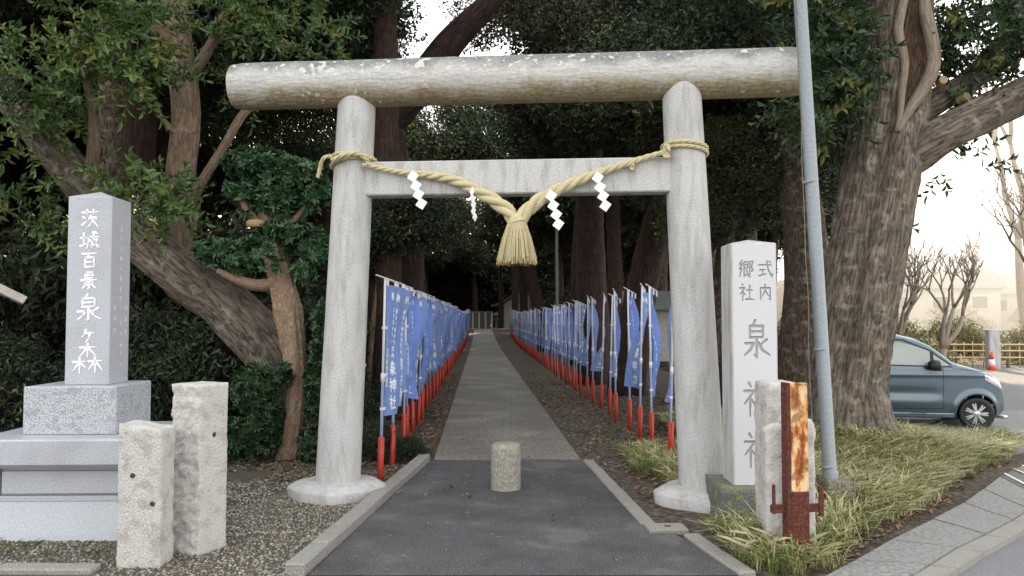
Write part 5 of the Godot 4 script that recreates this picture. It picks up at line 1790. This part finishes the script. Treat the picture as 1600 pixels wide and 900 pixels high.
func car_top(s: float) -> float:
	for i in CAR_TOP.size() - 1:
		if s <= CAR_TOP[i + 1][0]:
			var f: float = (s - CAR_TOP[i][0]) / (CAR_TOP[i + 1][0] - CAR_TOP[i][0])
			return lerpf(CAR_TOP[i][1], CAR_TOP[i + 1][1], f)
	return 0.75

func car_low(s: float) -> float:
	var y := 0.20
	if s < 0.15: y = lerpf(0.34, 0.2, s / 0.15)
	if s > 3.25: y = lerpf(0.2, 0.36, (s - 3.25) / 0.15)
	for c in [0.50, 2.93]:
		var q: float = 0.108 - (s - c) * (s - c)
		if q > 0.0: y = maxf(y, 0.28 + sqrt(q))
	return y

func car_half(s: float, y: float) -> float:
	var w := 0.735
	if s < 0.6: w -= 0.26 * pow(1.0 - s / 0.6, 2.4)
	if s > 3.1: w -= 0.10 * pow((s - 3.1) / 0.3, 2.0)
	var t := car_top(s)
	if y > 1.02: w -= 0.14 * pow((y - 1.02) / 0.64, 1.2)          # tumblehome
	if y < 0.5: w -= 0.05 * pow((0.5 - y) / 0.3, 2.0)
	w += 0.012 * exp(-pow((y - 0.93) / 0.03, 2.0)) - 0.014 * exp(-pow((y - 0.62) / 0.09, 2.0)) * smoothstep(0.9, 1.3, s)
	for c in [0.50, 2.93]:                                          # flared arches
		var r := Vector2(s - c, y - 0.28).length()
		w += 0.018 * exp(-pow((r - 0.35) / 0.045, 2.0)) * smoothstep(0.1, 0.25, y)
	var round_in := clampf((y - (t - 0.1)) / 0.1, 0.0, 1.0)
	w -= 0.10 * (1.0 - sqrt(maxf(0.0, 1.0 - round_in * round_in)))
	return w

func in_window(s: float, y: float) -> int:
	# 1 front door glass, 2 quarter light, 3 rear door glass
	var top := car_top(s) - 0.115
	if s > 1.22 and s < 2.12 and y > lerpf(1.075, 1.11, (s - 1.22) / 0.9) and y < minf(1.53, top): return 1
	if s > 0.92 and s < 1.17 and y > 1.085 and y < top - 0.005: return 2
	if s > 2.2 and s < 2.95 and y > 1.115 and y < 1.53: return 3
	return 0

func build_car():
	var head := deg_to_rad(11.0)
	var root := thing("car", "steel-blue compact hatchback parked behind the big tree, nose to the right", "car", Vector3(7.88, -0.27, -13.6))
	# local: +x forwards from the front wheel, s = 0.5 - x
	root.rotation.y = -head
	var paint := plain("#52636f", 0.28, 0.5)
	paint.clearcoat_enabled = true
	paint.clearcoat = 0.8
	paint.clearcoat_roughness = 0.05
	var black := plain("#15171a", 0.5)
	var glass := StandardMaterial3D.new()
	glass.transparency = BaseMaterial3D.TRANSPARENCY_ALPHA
	glass.albedo_color = Color(0.86, 0.90, 0.87, 0.55)  # pale, half-opaque tint puts the sky reflection into the pane colour
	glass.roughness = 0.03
	var chrome := plain("#c9ccd0", 0.2, 0.9)
	var P := func(s: float, y: float, side: float, off := 0.0) -> Vector3:
		return Vector3(0.5 - s, y, -0.735 + side * (car_half(s, y) + off))
	var body := MB.new()
	body.smooth()
	var pane := [MB.new(), MB.new()]
	var ns := 136
	var ny := 56
	for side in [1.0, -1.0]:
		var pm: MB = pane[0 if side > 0.0 else 1]
		pm.smooth()
		for i in ns:
			var s0 := 3.4 * i / ns
			var s1 := 3.4 * (i + 1) / ns
			for j in ny:
				var f0 := float(j) / ny
				var f1 := float(j + 1) / ny
				var ya := [lerpf(car_low(s0), car_top(s0), f0), lerpf(car_low(s1), car_top(s1), f0), lerpf(car_low(s1), car_top(s1), f1), lerpf(car_low(s0), car_top(s0), f1)]
				var q := [P.call(s0, ya[0], side), P.call(s1, ya[1], side), P.call(s1, ya[2], side), P.call(s0, ya[3], side)]
				var w := in_window((s0 + s1) * 0.5, (ya[0] + ya[2]) * 0.5)
				var into: MB = body if w == 0 else pm
				if side > 0.0: into.quad(q[1], q[0], q[3], q[2])
				else: into.quad(q[0], q[1], q[2], q[3])
	# bonnet, roof, tail: bridged between the two sides, windscreen left open
	var screen := MB.new()
	screen.smooth()
	for i in ns:
		var s0 := 3.4 * i / ns
		var s1 := 3.4 * (i + 1) / ns
		for k in 10:
			var p := []
			for q in [[s0, k], [s1, k], [s1, k + 1], [s0, k + 1]]:
				var t := car_top(q[0])
				var h := car_half(q[0], t)
				var e: float = -1.0 + 2.0 * q[1] / 10.0
				p.append(Vector3(0.5 - q[0], t + 0.035 * (1.0 - e * e), -0.735 - e * h))
			var sm := (s0 + s1) * 0.5
			var into := screen if (sm > 0.9 and sm < 1.55 and k > 0 and k < 9) or (sm > 3.19 and sm < 3.34 and k > 0 and k < 9) else body
			into.quad(p[1], p[0], p[3], p[2])
	var fy := [car_low(0.0), car_top(0.0)]
	body.quad(P.call(0.0, fy[0], -1.0), P.call(0.0, fy[0], 1.0), P.call(0.0, fy[1], 1.0), P.call(0.0, fy[1], -1.0))
	body.quad(P.call(3.4, 0.36, 1.0), P.call(3.4, 0.36, -1.0), P.call(3.4, 0.75, -1.0), P.call(3.4, 0.75, 1.0))
	obj("body", body, paint, root)
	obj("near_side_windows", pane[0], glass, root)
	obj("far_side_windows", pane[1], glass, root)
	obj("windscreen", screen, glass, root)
	var under := MB.new()
	under.box(Vector3(-1.2, 0.30, -0.735), Vector3(3.2, 0.16, 1.1), 0.02)
	under.box(Vector3(-1.35, 0.62, -0.735), Vector3(2.4, 0.5, 1.26), 0.02)
	obj("floor_pan", under, black, root)
	# black trim: window surround, pillar, sill, door gap
	var trim := MB.new()
	var line := func(mb: MB, a: Vector2, b: Vector2, w: float, off: float, n := 10):
		for i in n:
			var p0 := a.lerp(b, float(i) / n)
			var p1 := a.lerp(b, float(i + 1) / n)
			var nrm := Vector2(-(b - a).y, (b - a).x).normalized() * w * 0.5
			var q := [P.call(p0.x - nrm.x, p0.y - nrm.y, 1.0, off), P.call(p0.x + nrm.x, p0.y + nrm.y, 1.0, off), P.call(p1.x + nrm.x, p1.y + nrm.y, 1.0, off), P.call(p1.x - nrm.x, p1.y - nrm.y, 1.0, off)]
			mb.out(q[0], q[1], q[2], q[0] - Vector3(0, 0, 1)); mb.out(q[0], q[2], q[3], q[0] - Vector3(0, 0, 1))
	line.call(trim, Vector2(1.195, 1.07), Vector2(1.195, 1.335), 0.05, 0.004)
	line.call(trim, Vector2(2.16, 1.10), Vector2(2.16, 1.545), 0.10, 0.004)
	line.call(trim, Vector2(0.88, 1.072), Vector2(3.0, 1.112), 0.022, 0.005, 30)
	line.call(trim, Vector2(0.90, 1.10), Vector2(1.24, 1.36), 0.022, 0.005)
	line.call(trim, Vector2(1.22, 1.345), Vector2(1.62, 1.515), 0.025, 0.005)
	line.call(trim, Vector2(1.6, 1.525), Vector2(3.0, 1.545), 0.022, 0.005, 20)
	obj("window_trim", trim, black, root)
	var seam := MB.new()
	line.call(seam, Vector2(1.03, 0.36), Vector2(1.03, 1.06), 0.008, 0.003, 16)
	line.call(seam, Vector2(1.03, 0.36), Vector2(2.14, 0.34), 0.008, 0.003, 16)
	line.call(seam, Vector2(2.14, 0.34), Vector2(2.16, 1.08), 0.008, 0.003, 16)
	line.call(seam, Vector2(0.36, 0.99), Vector2(0.88, 1.045), 0.007, 0.003, 12)
	obj("door_seam", seam, black, root)
	var sill := MB.new()
	sill.box(Vector3(0.5 - 1.72, 0.235, -0.045), Vector3(1.72, 0.075, 0.07), 0.02)
	obj("side_skirt", sill, paint, root)
	var sl := MB.new()
	sl.box(Vector3(0.5 - 1.72, 0.272, -0.008), Vector3(1.7, 0.012, 0.012), 0.003)
	obj("skirt_strip", sl, chrome, root)
	var hd := MB.new()
	hd.box(P.call(1.98, 0.985, 1.0, 0.022), Vector3(0.19, 0.026, 0.022), 0.008)
	obj("door_handle", hd, chrome, root)
	var cup := MB.new()
	cup.smooth()
	cup.lathe(Vector3.ZERO, [[0.062, -0.004], [0.06, 0.006], [0.03, 0.008]], 18)
	var cu := obj("handle_recess", cup, black, root, P.call(1.95, 0.98, 1.0, 0.0))
	cu.rotation.x = PI / 2
	# mirror
	var mi := MB.new()
	mi.smooth()
	mi.lathe(Vector3.ZERO, [[0.05, -0.1], [0.082, -0.07], [0.09, 0.0], [0.08, 0.06], [0.045, 0.1]], 16, func(a, y): return 1.0 + 0.12 * cos(a * 2.0))
	var mo := obj("mirror", mi, black, root, P.call(1.2, 1.10, 1.0, 0.12))
	mo.rotation = Vector3(0, 0, PI / 2)
	mo.scale = Vector3(0.95, 1.0, 0.85)
	var ma := MB.new()
	ma.box(P.call(1.12, 1.04, 1.0, 0.05), Vector3(0.09, 0.07, 0.14), 0.02)
	obj("mirror_arm", ma, black, root)
	# headlight and lamps wrapped on the front corner
	var hl := MB.new()
	hl.smooth()
	for side in [1.0, -1.0]:
		for i in 12:
			for j in 5:
				var q := []
				for c in [[i, j], [i + 1, j], [i + 1, j + 1], [i, j + 1]]:
					var s: float = 0.015 + 0.36 * c[0] / 12.0
					var lo: float = lerpf(0.66, 0.86, c[0] / 12.0)
					var hi: float = minf(lerpf(0.80, 0.95, c[0] / 12.0), car_top(s) - 0.02)
					q.append(P.call(s, lerpf(lo, hi, c[1] / 5.0), side, 0.006))
				if side > 0.0: hl.quad(q[1], q[0], q[3], q[2])
				else: hl.quad(q[0], q[1], q[2], q[3])
	obj("headlight", hl, chrome, root)
	var chin := MB.new()
	chin.box(Vector3(0.34, 0.235, -0.12), Vector3(0.3, 0.05, 0.14), 0.02, Basis(Vector3.UP, -0.75))
	obj("bumper_lip", chin, chrome, root)
	# inside: seats, dash, wheel
	var seat := MB.new()
	for z in [-0.38, -1.09]:
		seat.box(Vector3(-1.35, 0.86, z), Vector3(0.16, 0.62, 0.46), 0.05, Basis(Vector3(0, 0, 1), 0.18))
		seat.box(Vector3(-1.45, 1.26, z), Vector3(0.1, 0.2, 0.24), 0.04)
		seat.box(Vector3(-1.1, 0.62, z), Vector3(0.5, 0.16, 0.46), 0.05)
	obj("seats", seat, plain("#8a8883", 0.9), root)
	var dash := MB.new()
	dash.box(Vector3(-0.5, 0.95, -0.735), Vector3(0.35, 0.2, 1.22), 0.05)
	obj("dashboard", dash, black, root)
	# wheels
	for w in [[0.0, -0.10, 1.0, -0.12], [-2.43, -0.10, 1.0, 0.0], [0.0, -1.37, -1.0, -0.12], [-2.43, -1.37, -1.0, 0.0]]:
		var wh := Node3D.new()
		wh.name = numbered("wheel", root)
		root.add_child(wh)
		wh.position = Vector3(w[0], 0.278, w[1])
		wh.rotation = Vector3(PI / 2 * w[2], 0, 0)
		wh.rotation.y = w[3] if w[2] > 0 else 0.0
		var ty := MB.new()
		ty.smooth()
		ty.lathe(Vector3.ZERO, [[0.19, -0.07], [0.255, -0.078], [0.274, -0.06], [0.278, 0.0], [0.274, 0.06], [0.258, 0.076], [0.225, 0.08], [0.19, 0.07]], 40)
		obj("tyre", ty, black, wh)
		var ri := MB.new()
		ri.smooth()
		ri.lathe(Vector3.ZERO, [[0.188, -0.06], [0.192, 0.07], [0.18, 0.078], [0.172, 0.055], [0.168, 0.0], [0.05, -0.01], [0.01, -0.01]], 40)
		obj("rim_barrel", ri, plain("#2c2e31", 0.4, 0.6), wh)
		var sp := MB.new()
		for k in 7:
			for t in [-1.0, 1.0]:
				var a: float = TAU * k / 7.0 + t * 0.12
				var a2: float = TAU * k / 7.0 + t * 0.15
				var p0 := Vector3(cos(a2) * 0.045, 0.058, sin(a2) * 0.045)
				var p1 := Vector3(cos(a) * 0.182, 0.068, sin(a) * 0.182)
				sp.box((p0 + p1) * 0.5, Vector3(p0.distance_to(p1), 0.02, 0.03), 0.004, Basis(Vector3.UP, -atan2((p1 - p0).z, (p1 - p0).x)))
		sp.lathe(Vector3.ZERO, [[0.055, 0.03], [0.055, 0.07], [0.04, 0.078], [0.01, 0.08]], 20)
		obj("spokes", sp, chrome, wh)

# ---------------------------------------------------------------- beyond the car park
func bare_tree(called: String, label: String, at: Vector3, h: float, r: float, lean: Vector3, depth: int, spread: float, sd: int, up := 0.35):
	var root := thing(called, label, "tree", at)
	rng.seed = sd
	var tr := MB.new()
	tr.smooth()
	var br := MB.new()
	br.smooth()
	var grow := func(self_: Callable, p: Vector3, d: Vector3, len: float, rad: float, lvl: int):
		var pts := [p]
		var q := p
		var dir := d
		for i in 4:
			dir = (dir + rdir() * 0.22 + Vector3.UP * up * 0.15).normalized()
			q += dir * len / 4.0
			pts.append(q)
		(tr if lvl == 0 else br).tube(pts, [rad, rad * 0.9, rad * 0.8, rad * 0.72, rad * 0.62], 8 if lvl < 2 else 4, 1.0, true)
		if lvl >= depth: return
		for k in (3 if lvl < 2 else 2 + int(rng.randf() < 0.6)):
			var nd := (dir + rdir() * spread + Vector3.UP * up).normalized()
			var from: Vector3 = pts[4] if k < 2 else pts[2 + k % 3]
			self_.call(self_, from, nd, len * rf(0.6, 0.82), rad * rf(0.5, 0.66), lvl + 1)
	grow.call(grow, Vector3(0, -0.1, 0), (Vector3.UP + lean).normalized(), h, r, 0)
	obj("trunk", tr, M.bare_bark, root)
	obj("branches", br, M.bare_bark, root)

func house(label: String, at: Vector3, turn: float, w: float, dp: float, h: float, storeys: int, roof_h: float):
	var root := thing("house", label, "house", at, "houses beyond the bamboo fence")
	root.rotation.y = turn
	var mb := MB.new()
	mb.box(Vector3(0, h * 0.5, 0), Vector3(w, h, dp), 0.02)
	obj("wall", mb, M.house_white, root)
	var r := MB.new()
	var e := 0.5
	var a := [Vector3(-w / 2 - e, h - 0.1, dp / 2 + e), Vector3(w / 2 + e, h - 0.1, dp / 2 + e), Vector3(w / 2 + e, h - 0.1, -dp / 2 - e), Vector3(-w / 2 - e, h - 0.1, -dp / 2 - e)]
	var t0 := Vector3(-w / 2 - e * 0.6, h + roof_h, 0)
	var t1 := Vector3(w / 2 + e * 0.6, h + roof_h, 0)
	r.quad(a[0], a[1], t1, t0)
	r.quad(a[2], a[3], t0, t1)
	r.tri(a[1], a[2], t1)
	r.tri(a[3], a[0], t0)
	r.quad(a[3], a[2], a[1], a[0])
	obj("roof", r, M.tile_grey, root)
	for s in storeys:
		for k in 3:
			var y := 1.6 + s * 2.7
			var x := -w * 0.33 + k * w * 0.33
			var f := MB.new()
			f.box(Vector3(x, y, dp / 2 + 0.02), Vector3(1.3, 1.15, 0.08), 0.01)
			var fr := obj("window", f, M.white_paint, root)
			var g := MB.new()
			g.box(Vector3(x, y, dp / 2 + 0.065), Vector3(1.12, 0.98, 0.03), 0.005)
			obj("pane", g, M.glass_dark, fr)

func build_background():
	# bamboo fence
	var d := 31.0
	var f := thing("bamboo_fence", "open bamboo fence of upright canes and three rails along the car park", "fence", Vector3(15.2, -0.27, -d))
	for y in [0.42, 0.68, 0.92]:
		var mb := MB.new()
		mb.smooth()
		mb.tube([Vector3(-6, y, 0.03), Vector3(14, y, 0.03)], [0.03], 8)
		obj("rail", mb, M.bamboo, f)
	var cane := MB.new()
	cane.smooth()
	cane.tube([Vector3(0, 0, 0), Vector3(0, 1.02, 0)], [0.022], 6)
	var cm := cane.done()
	for i in 56:
		put("cane", cm, M.bamboo, f, Vector3(-6.0 + i * 0.36 + rf(-0.03, 0.03), rf(-0.03, 0.03), -0.02))
	var post := MB.new()
	post.smooth()
	post.tube([Vector3(0, 0, 0), Vector3(0, 1.1, 0)], [0.05], 8)
	var pm := post.done()
	for i in 11: put("post", pm, M.wood_grey, f, Vector3(-6.0 + i * 2.0, 0, -0.08))
	var cone := thing("traffic_cone", "orange traffic cone with a pale band standing before the bamboo fence", "traffic cone", Vector3(17.7, -0.27, -29.6))
	var c := MB.new()
	c.smooth()
	c.lathe(Vector3.ZERO, [[0.15, 0.03], [0.125, 0.2]], 16)
	c.lathe(Vector3.ZERO, [[0.09, 0.42], [0.035, 0.7], [0.01, 0.705]], 16)
	obj("cone_body", c, M.cone_red, cone)
	c = MB.new()
	c.smooth()
	c.lathe(Vector3.ZERO, [[0.125, 0.2], [0.09, 0.42]], 16)
	obj("reflective_band", c, M.white_paint, cone)
	c = MB.new()
	c.box(Vector3(0, 0.015, 0), Vector3(0.4, 0.03, 0.4), 0.01)
	obj("cone_base", c, M.cone_red, cone)
	var sp := thing("stone_post", "upright grey stone post beside the traffic cone at the bamboo fence", "stone post", Vector3(18.1, -0.27, -30.2))
	var mb := MB.new()
	mb.box(Vector3(0, 0.75, 0), Vector3(0.42, 1.55, 0.32), 0.03)
	obj("post", mb, M.granite, sp)
	house("two-storey white house with a grey hipped roof, left of the far houses", Vector3(38.0, -1.2, -72.0), -0.35, 9.0, 7.0, 5.6, 2, 1.7)
	house("white two-storey house with a gable, right behind the stone post", Vector3(46.5, -1.4, -74.0), -0.9, 7.0, 6.5, 5.4, 2, 1.9)
	house("low white house with a broad dark roof at the right edge", Vector3(46.0, -1.4, -62.0), -0.25, 10.0, 8.0, 3.0, 1, 2.0)
	house("pale house further back between the other far houses", Vector3(53.0, -1.0, -96.0), -0.3, 9.0, 7.0, 5.8, 2, 1.8)
	bare_tree("pollard_tree", "bare pollarded tree with knobbly arms just behind the car", Vector3(10.6, -0.3, -19.8), 1.3, 0.13, Vector3(-0.1, 0, 0), 5, 0.75, 5)
	bare_tree("pollard_tree", "smaller bare gnarled tree behind the big trunk and car roof", Vector3(11.2, -0.3, -23.0), 1.5, 0.11, Vector3(0.05, 0, 0), 5, 0.8, 8)
	bare_tree("bare_tree", "leafless winter tree with a fan of fine twigs at the right edge", Vector3(21.0, -0.3, -31.8), 2.6, 0.26, Vector3(-0.12, 0, 0), 6, 0.62, 12, 0.3)
	bare_tree("bare_tree", "tall slender leafless tree rising at the right edge behind the others", Vector3(29.5, -0.4, -46.0), 7.0, 0.3, Vector3(0, 0, 0), 6, 0.5, 22, 0.5)
	rng.seed = 99
	for q in [[15.0, 34.0, 0.9, "yellow-green garden shrub behind the bamboo fence, left part"], [18.5, 33.5, 1.1, "yellow-green garden shrub behind the stone post"], [21.5, 34.0, 0.8, "round shrub behind the fence at the right edge"], [12.6, 26.0, 0.9, "brownish thicket behind the car roof"], [24.0, 52.0, 1.6, "bushy garden tree in front of the far houses"], [33.0, 60.0, 1.8, "garden bush between the far houses"], [11.0, 30.0, 1.2, "brownish thicket near the big trunk"]]:
		var s := thing("shrub", q[3], "shrub", Vector3(q[0], -0.3, -q[1]))
		crown("leaves", s, [[Vector3(0, q[2], 0), Vector3(q[2], q[2] * 0.8, q[2]), 130], [Vector3(q[2] * 0.8, q[2] * 0.7, 0.2), Vector3(q[2], q[2] * 0.6, q[2]) * 0.7, 70]], "cluster", 0.7, 1.3, Color(0.10, 0.095, 0.035), Color(0.26, 0.23, 0.09), M.leaf_matt, 0.15)
		obj("stem", limb([Vector3(0, -0.1, 0), Vector3(0.05, q[2], 0)], [0.05, 0.02], 6, 3, 0.1, 6), M.bare_bark, s)

# ---------------------------------------------------------------- small stuff
func scatter(called: String, meshes: Array, mat: Material, n: int, where: Callable, smin: float, smax: float, cols: Array, label: String, category: String, flat := true):
	var w := []
	var t := []
	for k in meshes.size():
		w.append([])
		t.append(PackedColorArray())
	var made := 0
	var tries := 0
	while made < n and tries < n * 12:
		tries += 1
		var p = where.call()
		if p == null: continue
		var k := made % meshes.size()
		var s := rf(smin, smax)
		var b := Basis(Vector3.UP, rng.randf() * TAU)
		if flat: b = b * Basis(Vector3(1, 0, 0), rf(-0.5, 0.5)) * Basis(Vector3(0, 0, 1), rf(-0.4, 0.4))
		w[k].append(Transform3D(b.scaled(Vector3.ONE * s), p))
		var c: Color = cols[rng.randi() % cols.size()]
		t[k].append(c * rf(0.75, 1.25))
		made += 1
	for k in meshes.size():
		var o := many(called, L[meshes[k]], mat, w[k], t[k])
		tag(o, label, category, "", "stuff")

func build_small_stuff():
	rng.seed = 2024
	var on := func(x: float, d: float, up := 0.0) -> Vector3: return Vector3(x, lie(x, d) + up, -d)
	# gravel
	scatter("gravel_stones", ["pebble0", "pebble1"], M.pebble, 24000, func():
		var d := rf(4.98, 8.7)
		var x := rf(-5.5, -1.1)
		if x < -2.6 and d < 5.24: return null
		var edge := lerpf(-1.40, -1.12, (d - 5.1) / 3.5)
		if x > edge: return null
		if d > 7.4 and rng.randf() < (d - 7.4) / 1.3: return null
		return on.call(x, d, 0.014), 0.005, 0.014, [Color(0.17, 0.15, 0.115), Color(0.24, 0.215, 0.17), Color(0.11, 0.10, 0.085), Color(0.20, 0.16, 0.11), Color(0.33, 0.31, 0.27)], "loose grey and tan gravel between the kerb and the monument", "gravel")
	# grit on the asphalt
	scatter("grit", ["pebble0"], M.pebble, 600, func():
		var d := rf(5.05, 9.0)
		return Vector3(rf(-1.15, 1.0), 0.014, -d), 0.0015, 0.004, [Color(0.3, 0.28, 0.24), Color(0.2, 0.2, 0.2), Color(0.4, 0.37, 0.3)], "grit and crumbs on the asphalt apron", "grit")
	# dead leaves
	var browns := [Color(0.16, 0.09, 0.045), Color(0.22, 0.14, 0.075), Color(0.10, 0.06, 0.035), Color(0.30, 0.21, 0.12), Color(0.13, 0.10, 0.07)]
	scatter("fallen_leaves", ["dead"], M.litter, 12000, func():
		var d := 7.2 + 17.0 * pow(rng.randf(), 1.6)
		var x := rf(-6.0, 5.0)
		var off := absf(x - path_x(d))
		if d > 9.1 and off < 0.9 and rng.randf() < 0.985: return null
		if d <= 9.1 and x > -1.2 and x < 1.15 and rng.randf() < 0.99: return null
		if x < -1.2 and d < 7.9: return null
		if x > 3.0: return null
		if x > path_x(d) and off < 3.0 and rng.randf() < 0.45: return null
		return on.call(x, d, 0.018), 0.35, 0.95, browns, "brown dead leaves littering the earth under the trees", "fallen leaves")
	scatter("fallen_leaves", ["dead"], M.litter, 2600, func():
		var d := rf(5.3, 10.4)
		var x := rf(1.5, 6.6)
		if absf(x - (1.6 + (d - 4.9) * 0.86)) > 0.5 and rng.randf() < 0.75: return null
		if x > 1.95 + (d - 5.0) * 0.83: return null
		return on.call(x, d, 0.018), 0.35, 0.9, browns, "dry leaves caught along the edge of the grass bank", "fallen leaves")
	scatter("fallen_leaves", ["dead"], M.litter, 70, func():
		var d := rf(5.1, 9.0)
		return Vector3(rf(-1.15, 1.0), 0.018, -d), 0.2, 0.5, browns, "a few small dead leaves on the asphalt apron", "fallen leaves")
	# earth clods
	scatter("earth_clods", ["pebble0", "pebble1"], M.pebble, 7000, func():
		var d := 8.6 + 12.0 * pow(rng.randf(), 1.5)
		var x := rf(-3.0, 3.2)
		if absf(x - path_x(d)) < 0.88: return null
		return on.call(x, d, 0.004), 0.006, 0.022, [Color(0.10, 0.08, 0.06), Color(0.16, 0.13, 0.10), Color(0.07, 0.055, 0.045), Color(0.24, 0.21, 0.17)], "crumbs of earth and stone either side of the path", "earth")
	# the grass bank
	var bank := func(x: float, d: float) -> float:
		var inner := 2.05 + (d - 5.1) * 0.83
		if x < 1.5 or d < 5.15 or d > 12.5: return 0.0
		return clampf((inner - 0.18 - x) / 0.35, 0.0, 1.0) * clampf((x - 1.5) / 0.3, 0.0, 1.0) * clampf((12.5 - d) / 1.5, 0.0, 1.0)
	var gcols := [Color(0.14, 0.18, 0.045), Color(0.22, 0.24, 0.075), Color(0.42, 0.37, 0.18), Color(0.50, 0.45, 0.25), Color(0.34, 0.32, 0.14), Color(0.10, 0.14, 0.035), Color(0.58, 0.53, 0.34), Color(0.46, 0.42, 0.22)]
	scatter("grass", ["tuft0", "tuft1", "tuft0", "tuft1", "sasa"], M.grass, 12500, func():
		var d := rf(5.15, 12.4)
		var x := rf(1.5, 7.5)
		if rng.randf() > bank.call(x, d): return null
		if Vector2(x - 4.2, (d - 9.9)).length() < 0.6: return null
		if x < 2.38 and d > 5.75: return null
		if x > 2.36 and x < 2.86 and d > 6.1 and d < 6.8 and rng.randf() < 0.9: return null
		if x < 2.2 and rng.randf() < 0.5: return null
		if wob.get_noise_2d(x * 25.0, d * 25.0) < -0.2 and rng.randf() < 0.5: return null
		return on.call(x, d), 0.6, 1.35, gcols, "straw-coloured and green grass on the bank under the big tree", "grass", false)
	scatter("grass", ["sasa", "tuft0", "sasa"], M.grass, 520, func():
		var d := rf(6.6, 10.5)
		var x := rf(2.5, 4.4)
		if rng.randf() > bank.call(x, d): return null
		if Vector2(x - 4.15, (d - 9.9)).length() < 0.62: return null
		return on.call(x, d), 0.7, 1.5, [Color(0.5, 0.44, 0.24), Color(0.42, 0.38, 0.19), Color(0.22, 0.25, 0.08), Color(0.56, 0.5, 0.3)], "taller golden grass clumps between the steel pole and the huge tree", "grass", false)
	scatter("grass", ["tuft0", "tuft1", "sasa"], M.grass, 420, func():
		var d := rf(7.3, 9.7)
		var x := rf(1.35, 2.5)
		if Vector2(x - 1.68, d - 7.1).length() < 0.6: return null
		if x > 1.6 and d < 8.0: return null
		if x < 1.5 and d < 8.2: return null
		return on.call(x, d), 0.5, 0.95, gcols, "dry bamboo grass behind the right gate pillar", "grass", false)
	scatter("grass", ["tuft1", "tuft0", "sasa"], M.grass, 210, func():
		var d := rf(5.12, 6.2)
		var x := rf(1.5, 2.1)
		if x < 1.45 + (5.9 - d) * 0.12: return null
		return on.call(x, d), 0.35, 0.75, gcols, "grass tufts round the foot of the rusty stake", "grass", false)
	scatter("weeds", ["sasa", "rosette"], M.grass, 150, func():
		var d := rf(5.25, 7.2)
		var x := rf(-5.0, -2.6)
		return on.call(x, d), 0.25, 0.6, [Color(0.05, 0.09, 0.025), Color(0.1, 0.13, 0.04)], "small weeds in the gravel round the monument", "weeds", false)
	scatter("weeds", ["sasa", "rosette"], M.grass, 170, func():
		var d := rf(8.2, 15.0)
		var x := rf(-3.4, -1.2) if rng.randf() < 0.7 else rf(1.3, 2.4)
		return on.call(x, d), 0.35, 0.9, [Color(0.04, 0.08, 0.022), Color(0.08, 0.12, 0.035)], "green weeds along the feet of the banners", "weeds", false)
	# a few things that lie about
	for q in [[1.62, 6.75, 0.07, "pale pebble-like stone beside the right gate pillar, left of the two"], [1.80, 6.72, 0.06, "pale stone against the dark base of the name stone"], [-1.95, 8.35, 0.06, "pale flat stone behind the left gate pillar"]]:
		var o := put("loose_stone", L.pebble0, M.rough_granite, self, on.call(q[0], q[1], 0.02))
		o.scale = Vector3(q[2], q[2] * 0.5, q[2] * 0.7)
		tag(o, q[3], "stone")
